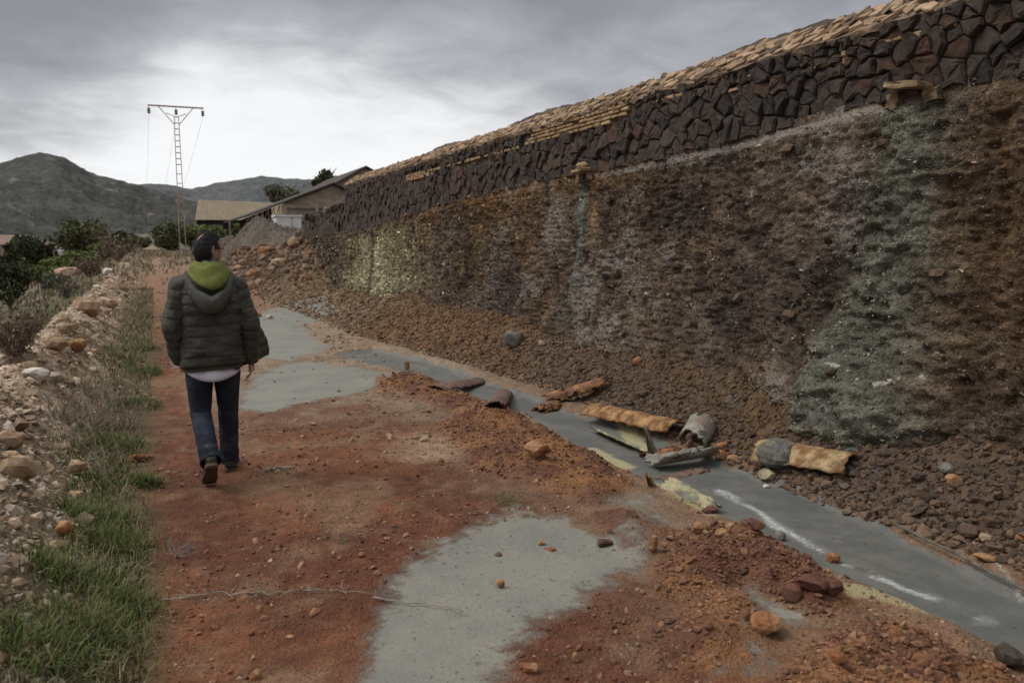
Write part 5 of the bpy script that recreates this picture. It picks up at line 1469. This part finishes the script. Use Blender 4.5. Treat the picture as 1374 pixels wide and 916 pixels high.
M_collar = simple('violet_collar', (.05, .045, .085), .9, .15)
def grid_mesh(rings, closed=True, caps=(True, True)):
    n = len(rings[0]); v = [tuple(p) for rg_ in rings for p in rg_]; f = []
    for i in range(len(rings) - 1):
        for k in range(n if closed else n - 1):
            k2 = (k + 1) % n; f.append((i * n + k, i * n + k2, (i + 1) * n + k2, (i + 1) * n + k))
    if closed and caps[0]: f.append(tuple(range(n))[::-1])
    if closed and caps[1]: f.append(tuple((len(rings) - 1) * n + k for k in range(n)))
    return v, f
def interp(tab, z):
    tab = np.array(tab, float); return [np.interp(z, tab[:, 0], tab[:, i]) for i in range(1, tab.shape[1])]
# joints (x right, y ahead, z up)
RH, RK_, RA = Vector((.095, .0, .88)), Vector((.10, .10, .48)), Vector((.10, .17, .09))
LH, LK, LA = Vector((-.095, .0, .88)), Vector((-.10, .02, .47)), Vector((-.065, -.30, .215))
RS, RE, RW = Vector((.190, .0, 1.365)), Vector((.265, -.04, 1.09)), Vector((.275, .02, .84))
LS, LE, LW = Vector((-.195, .0, 1.375)), Vector((-.262, -.03, 1.10)), Vector((-.225, .06, .86))
HC = Vector((.005, .02, 1.625)); HY = R(-58)      # head centre, turned to his right
# --- body: overlapping limbs fused into one skin by a voxel remesh
m = MB()
m.tube([(0, 0, .84), (0, 0, .95), (0, 0, 1.1), (0, -.01, 1.28), (0, 0, 1.40), (0, .0, 1.47)], [.15, .155, .14, .165, .15, .06], 20, flat=[(1, .75)] * 6)
m.tube([(0, -.005, 1.42), (0, .0, 1.50), (0, .012, 1.56)], [.064, .058, .06], 16)
def head_pts():
    v, f = ICO3; out_ = []
    for p in v:
        x, y, z = p     # face towards +y
        q = np.array([x * .080, y * .102, z * .122])
        if z < 0: q[0] *= 1 - .22 * z * z; q[1] *= 1 - .10 * z * z * (y < 0) * 2
        if y > 0:
            q[1] += .024 * math.exp(-((x / .20) ** 2 + ((z + .12) / .20) ** 2)) * y   # nose
            q[1] += .012 * math.exp(-((x / .3) ** 2 + ((z + .80) / .2) ** 2))           # chin
            q[1] -= .010 * math.exp(-(((abs(x) - .38) / .16) ** 2 + ((z - .08) / .12) ** 2))   # eye sockets
            q[1] += .006 * math.exp(-((x / .32) ** 2 + ((z + .46) / .07) ** 2))          # lips
            q[1] += .005 * math.exp(-((x / .6) ** 2 + ((z - .24) / .10) ** 2))          # brow
        out_.append(q)
    return np.array(out_), f
hp, hf = head_pts()
Rh = np.array(Euler((R(-4), 0, HY)).to_matrix())
m.add(hp @ Rh.T + np.array(HC), hf)
def hd(p): return Vector(Rh @ np.array(p)) + HC
for s in (-1, 1):       # ears
    m.tube([hd((s * .072, -.012, -.035)), hd((s * .080, -.016, -.01)), hd((s * .083, -.02, .022)), hd((s * .074, -.014, .034))], [.009, .012, .014, .006], 8, flat=[(1, .7)] * 4)
for S_, E_, W_ in ((RS, RE, RW), (LS, LE, LW)): m.tube([S_, S_.lerp(E_, .5), E_, E_.lerp(W_, .5), W_], [.058, .05, .043, .038, .028], 12)
for Hh, K_, A_ in ((RH, RK_, RA), (LH, LK, LA)): m.tube([Hh, Hh.lerp(K_, .5), K_, K_.lerp(A_, .35), A_], [.088, .075, .056, .055, .038], 12)
def hand(W_, side, curl, down):
    d = Vector(down).normalized(); back = Vector((side, -.15, 0)); back = (back - d * back.dot(d)).normalized(); ac = d.cross(back).normalized()
    if ac.y < 0: ac = -ac            # thumb side points ahead
    m.tube([W_ - d * .01, W_ + d * .03, W_ + d * .085], [.026, .036, .038], 12, flat=[(1, .6)] * 3, ref=back[:])
    for i, (o_, L) in enumerate(((.030, .070), (.010, .080), (-.010, .074), (-.029, .058))):
        p = W_ + d * .08 + ac * o_; pts = [p]; dd = d.copy(); cc_ = curl * (1 + .15 * i)
        for k in range(3):
            dd = (dd - back * math.tan(cc_)).normalized(); p = p + dd * L * (.42, .32, .26)[k]; pts.append(p.copy())
        m.tube(pts, [.0092, .0088, .008, .0062], 8)
    p = W_ + d * .03 + ac * .03; q = (d * .7 + ac * .6 - back * .35).normalized()
    m.tube([p, p + q * .035, p + (q + d * .3).normalized() * .065], [.0125, .0105, .007], 8)
hand(RW, 1, R(20), (.02, .05, -1)); hand(LW, -1, R(34), (.25, .25, -1))
body = m.build('body', M_skin, man, True)
md = body.modifiers.new('fuse', 'REMESH'); md.mode = 'VOXEL'; md.voxel_size = .0055; md.use_smooth_shade = True
md = body.modifiers.new('soften', 'SMOOTH'); md.factor = .5; md.iterations = 3
# --- hair: back and sides, thinning crown
v, f = ICO3; keep = []
for p in f:
    c_ = v[p].mean(0); x, y, z = c_
    bald = (math.hypot(x + .02, y + .55) < .26 and z > .35) or (z > .35 and y > .55)
    face = (y > .36 - .2 * (z < 0) and z < .5) or z < -.62 - .3 * (y > -.3) or (y > .02 and z < -.1) or (abs(x) > .8 and z < .12 and y > -.25)
    if not bald and not face: keep.append(p)
used = sorted({int(i) for p in keep for i in p}); mp_ = {a: i for i, a in enumerate(used)}
r4 = np.random.default_rng(5)
hv = np.array([hp[i] * (1.05 + .03 * r4.normal()) for i in used]) @ Rh.T + np.array(HC)
hair = mesh('hair', hv, [[mp_[int(i)] for i in p] for p in keep], M_hair, man, True)
md = hair.modifiers.new('thick', 'SOLIDIFY'); md.thickness = .010; md.offset = 0
md = hair.modifiers.new('sub', 'SUBSURF'); md.levels = md.render_levels = 1
fn = np.array([hv[[mp_[int(i)] for i in p]].mean(0) for p in keep]); nrm = fn - np.array(HC); nrm /= np.linalg.norm(nrm, axis=1)[:, None]
SV = []
for i in range(5200):
    k = int(r4.integers(0, len(fn))); p = fn[k] + r4.normal(size=3) * .006; n_ = nrm[k]; dn_ = np.array((0, 0, -1.)) + r4.normal(size=3) * .5; dn_ -= n_ * (dn_ @ n_); dn_ /= np.linalg.norm(dn_) + 1e-6
    sd2 = np.cross(n_, dn_); L = r4.uniform(.012, .026); q = p + n_ * .006
    SV += [q - sd2 * .0011, q + sd2 * .0011, q + dn_ * L + n_ * r4.uniform(.0, .006)]
tag(mesh('hair_strands', np.array(SV), np.arange(len(SV)).reshape(-1, 3), M_hair, hair), kind='stuff')
# --- glasses
g = empty('glasses', (0, 0, 0)); g.parent = man
for s in (-1, 1):
    m = MB(); n = 20; m.tube([hd((s * .034 + .024 * math.cos(a), .098 - .004 * abs(math.cos(a)), .006 + .017 * math.sin(a))) for a in np.linspace(0, 2 * pi, n)], [.0018] * n, 6, False); m.build('rim', M_glass, g, True)
    m = MB(); m.tube([hd((s * .059, .094, .012)), hd((s * .076, .05, .014)), hd((s * .080, -.01, .010)), hd((s * .078, -.028, -.005))], [.003, .003, .003, .003], 6); m.build('temple', M_glass, g, True)
m = MB(); m.tube([hd((-.010, .100, .012)), hd((0, .104, .016)), hd((.010, .100, .012))], [.0025] * 3, 6); m.build('bridge', M_glass, g)
# --- jeans
def legrings(Hh, K_, A_, rr_, seed):
    P0 = [Hh + Vector((0, 0, .03)), Hh.lerp(K_, .35), Hh.lerp(K_, .7), K_, K_.lerp(A_, .3), K_.lerp(A_, .65), K_.lerp(A_, .9), K_.lerp(A_, 1.06)]
    rad0 = [.104, .098, .084, .075, .073, .070, .070, .071]
    n = 44; P_ = []; rad = []
    for i in range(n):
        s = i / (n - 1) * 7; k = min(int(s), 6); P_.append(P0[k].lerp(P0[k + 1], s - k)); rad.append(rad0[k] + (rad0[k + 1] - rad0[k]) * (s - k))
    v, f = tube(P_, rad, 28, False); v = np.array([q[:] for q in v]).reshape(n, 28, 3)
    for i in range(n):
        c_ = np.array(P_[i]); a = np.arange(28) / 28 * 6.283
        low_ = sm(.45, 1, i / n) + .5 * math.exp(-((i / n - .43) / .07) ** 2) + .25
        w = 1 + low_ * (.045 * np.sin(i * 1.05 + 1.3 * np.sin(a * 1 + seed) + 2 * fbm(np.cos(a) * 2 + seed, np.sin(a) * 2 + i * .07, 2, 401)) + .07 * fbm(np.cos(a) * 1.5 + seed, np.sin(a) * 1.5 + i * .22, 3, 403))
        v[i] = c_ + (v[i] - c_) * w[:, None]
    return v.reshape(-1, 3), f
m = MB()
for Hh, K_, A_, sd_ in ((RH, RK_, RA, 1.), (LH, LK, LA, 4.)): m.add(*legrings(Hh, K_, A_, 0, sd_))
m.tube([(0, 0, .76), (0, -.01, .82), (0, -.01, .90), (0, 0, .99)], [.10, .175, .19, .18], 28, True, flat=[(1, .62), (1, .78), (1, .75), (1, .75)])
jeans = m.build('jeans', M_denim, man, True)
# --- boots
def boot(A_, toe, label=None):
    """A_ ankle, toe tip; built along the heel-toe line"""
    par_ = empty('boot', (0, 0, 0)); par_.parent = man
    d = (Vector(toe) - A_); 
    side = Vector((1, 0, 0)); fwd = d.normalized()
    upv = fwd.cross(side) * -1
    upv = side.cross(fwd).normalized(); 
    # foot frame: sole plane passes below the ankle
    f2 = (fwd + upv * .0).normalized()
    ang = R(20); ff = (fwd * cos(ang) + upv * sin(ang)).normalized(); uu = side.cross(ff).normalized()
    O = A_ - uu * .085 - ff * .065        # heel on the sole plane
    def L(x, y, z): return O + side * x + ff * y + uu * z
    rings = []
    for y, w, h_ in ((-.012, .020, .045), (.0, .034, .085), (.03, .040, .10), (.08, .041, .10), (.12, .044, .085), (.17, .050, .066), (.22, .050, .055), (.262, .036, .044), (.280, .014, .030)):
        rings.append([L(w * cos(a), y, .018 + max(0, h_ * (.5 + .5 * sin(a)) - 0)) for a in np.linspace(0, 2 * pi, 18, endpoint=False)])
    m = MB(); m.add(*grid_mesh(rings)); 
    m.tube([L(0, .05, .07), L(0, .052, .12), L(0, .05, .175)], [.047, .048, .053], 18)
    m.build('upper', M_boot, par_, True)
    out_ = [(-.012, .022), (.0, .038), (.03, .044), (.09, .042), (.15, .050), (.20, .054), (.25, .046), (.285, .020)]
    top = [L(w, y, .022) for y, w in out_] + [L(-w, y, .022) for y, w in out_[::-1]]; bot = [L(w, y, -.004 + .012 * sm(.2, .3, y)) for y, w in out_] + [L(-w, y, -.004 + .012 * sm(.2, .3, y)) for y, w in out_[::-1]]
    n = len(top); m = MB(); m.add(top + bot, [tuple(range(n)), tuple(range(n, 2 * n))[::-1]] + [(i, i + n, (i + 1) % n + n, (i + 1) % n) for i in range(n)])
    for y in np.arange(.01, .27, .026):
        w = np.interp(y, [q[0] for q in out_], [q[1] for q in out_]) * .86
        c_ = L(0, y, -.006 + .012 * float(sm(.2, .3, y))); rot = Matrix((side, ff, uu)).transposed(); m.box(c_, (w * 2, .013, .010), rot)
    m.build('sole', M_sole, par_)
boot(RA, RA + Vector((.03, .24, -.085)))
boot(LA, LA + Vector((-.015, .115, -.215)))
# --- shirt tail
rings = []
for z in np.linspace(.735, .92, 10):
    tz = 1 - .09 * sm(.775, .80, z)
    rings.append([(.190 * tz * cos(a) * (1 - .0 * z), -.143 * tz * sin(a) - .008 + .006 * sin(a * 7), z + (.035 * abs(cos(a)) ** 3 * (z < .765) + .012 * sin(a * 2.5 + .6) * (z < .775))) for a in np.linspace(-.35, pi + .35, 40)])
sh_ = mesh('shirt', *grid_mesh(rings, False), M_shirt, man, True); md = sh_.modifiers.new('t', 'SOLIDIFY'); md.thickness = .004
# --- jacket torso with quilted baffles
tab = [(.795, .214, .168), (.83, .222, .172), (.92, .218, .172), (1.05, .212, .165), (1.18, .217, .160), (1.28, .218, .153), (1.345, .210, .142), (1.39, .196, .128), (1.43, .150, .112), (1.46, .105, .095), (1.485, .088, .088)]
def puff(s, k=.074, sharp=.55): return abs(math.sin(pi * s / k)) ** sharp
rings = []; zs = np.linspace(.795, 1.485, 190)
for z in zs:
    rx, ry = interp(tab, z); rg_ = []
    for a in np.linspace(0, 2 * pi, 84, endpoint=False):
        zq = z + .008 * sin(a * 2 + 1) + .010 * float(fbm(np.array(cos(a) * 2.2), np.array(sin(a) * 2.2), 2, 411))
        e = 2.5; ca, sa = cos(a), sin(a); k = (abs(ca) ** e + abs(sa) ** e) ** (-1 / e)
        w = .0115 * (puff(zq, sharp=.30) - .8) * sm(1.47, 1.40, z)
        w += .012 * float(fbm(np.array(a * 2.3), np.array(z * 17), 2, 413)) + .006 * float(fbm(np.array(a * 7), np.array(z * 30), 2, 415))
        w -= .02 * math.exp(-((z - .805) / .012) ** 2)
        rg_.append(((rx * k + w) * ca, (ry * k + w) * sa - .005, z + .018 * sin(a * 1 + 2.6) * (z < .9) ))
    rings.append(rg_)
jk = mesh('jacket', *grid_mesh(rings, True, (False, False)), M_jacket, man, True)
md = jk.modifiers.new('t', 'SOLIDIFY'); md.thickness = .008; md.offset = -1
def sleeve(S_, E_, W_, seed):
    n = 130; S0 = S_ + Vector((-.07 if S_.x > 0 else .07, 0, .022)); P0 = [S0, S_, S_.lerp(E_, .5), E_, E_.lerp(W_, .55), W_ + (W_ - E_) * .06]; rad0 = [.058, .074, .073, .068, .062, .054]; cum = [0]
    for i in range(5): cum.append(cum[-1] + (P0[i + 1] - P0[i]).length)
    P_ = []; rad = []
    for i in range(n):
        s = cum[-1] * i / (n - 1); P_.append(Vector([np.interp(s, cum, [q[k] for q in P0]) for k in range(3)])); rad.append(np.interp(s, cum, rad0))
    for _ in range(4): P_ = [P_[0]] + [(P_[i - 1] + P_[i] * 2 + P_[i + 1]) / 4 for i in range(1, n - 1)] + [P_[-1]]
    v, f = tube(P_, rad, 36, False); v = np.array([q[:] for q in v]).reshape(n, 36, 3)
    for i in range(n):
        s = cum[-1] * i / (n - 1); a = np.arange(36) / 36 * 6.283; c_ = np.array(P_[i])
        w = .010 * (puff(s + .03, .068, .30) - .8) + .016 * fbm(np.cos(a) * 1.6 + seed, np.sin(a) * 1.6 + s * 13, 3, 421)
        if i > n - 10: w = w * .3 - .006 * (i - n + 10) / 5
        dirv = v[i] - c_; L = np.linalg.norm(dirv, axis=1)[:, None]; v[i] = c_ + dirv / L * (L + np.asarray(w).reshape(-1, 1))
    o = mesh('sleeve', v.reshape(-1, 3), f, M_jacket, man, True); md = o.modifiers.new('t', 'SOLIDIFY'); md.thickness = .006; md.offset = -1
sleeve(RS, RE, RW, 2.); sleeve(LS, LE, LW, 6.)
# --- open right front swinging out
rings = []
for i in range(46):
    z = .80 + (1.32 - .80) * i / 45; fl = sm(1.32, .84, z); rg_ = []
    for j in range(16):
        u = j / 15
        x = .215 + (.03 + .195 * fl) * u + .02 * sin(u * 5) * fl; y = .03 + .15 * u - .02 * u * u
        w = .010 * (puff(z + .01 * u) - .7)
        rg_.append((x + w * .6, y - w, z + .05 * u * fl))
    rings.append(rg_)
fr = mesh('jacket_front', *grid_mesh(rings, False), M_jacket, man, True); md = fr.modifiers.new('t', 'SOLIDIFY'); md.thickness = .022; md.offset = 0
# --- hood lying on the back: green lining bowl inside an olive rim
def hood_ring(a, k):
    """a: angle round the neck (pi*1.5 = back); k 0 neck .. 1 outer edge"""
    bk = max(0, -sin(a)) ; rx = .072 + .070 * k; ry = .072 + (.045 + .075 * bk) * k
    z = 1.537 - .065 * k - .115 * k * k * bk ** 1.5 + .045 * k * (1 - k) * 4 * .5
    return Vector((rx * cos(a), ry * sin(a) - .005, z))
rings = []
for k in np.linspace(0, 1, 16):
    rg_ = []
    for a in np.linspace(0, 2 * pi, 60, endpoint=False):
        p = hood_ring(a, k); p.z += .014 * sin(k * 15 + 2 * cos(a) + .5) * max(0, -sin(a)) * k + .012 * float(fbm(np.array(cos(a) * 3), np.array(k * 3), 2, 431)); rg_.append(p)
    rings.append(rg_)
hl = mesh('hood_lining', *grid_mesh(rings, True, (False, False)), M_hood, man, True); md = hl.modifiers.new('t', 'SOLIDIFY'); md.thickness = .016; md.offset = 0
V = []; n = 64; f = []
for i in range(n):
    a = 2 * pi * i / n; bk = max(0, -sin(a)); c_ = hood_ring(a, 1.12) + Vector((0, -.012 * bk, -.022 - .028 * bk)); rr_ = .040 + .014 * bk
    o_ = Vector((cos(a), sin(a), 0))
    for j in range(14):
        w = 2 * pi * j / 14; V.append(c_ + o_ * cos(w) * rr_ * .75 + Vector((0, 0, 1)) * sin(w) * rr_ * 1.25 * (1 + .10 * sin(9 * a)))
for i in range(n):
    for j in range(14):
        j2, i2 = (j + 1) % 14, (i + 1) % n; f.append((i * 14 + j, i2 * 14 + j, i2 * 14 + j2, i * 14 + j2))
mesh('hood', V, f, M_jacket, man, True)
m = MB(); m.tube([(0, .0, 1.49), (0, .003, 1.52), (0, .008, 1.545)], [.072, .070, .068], 24, False); c_ = m.build('collar', M_collar, man, True); md = c_.modifiers.new('t', 'SOLIDIFY'); md.thickness = .008
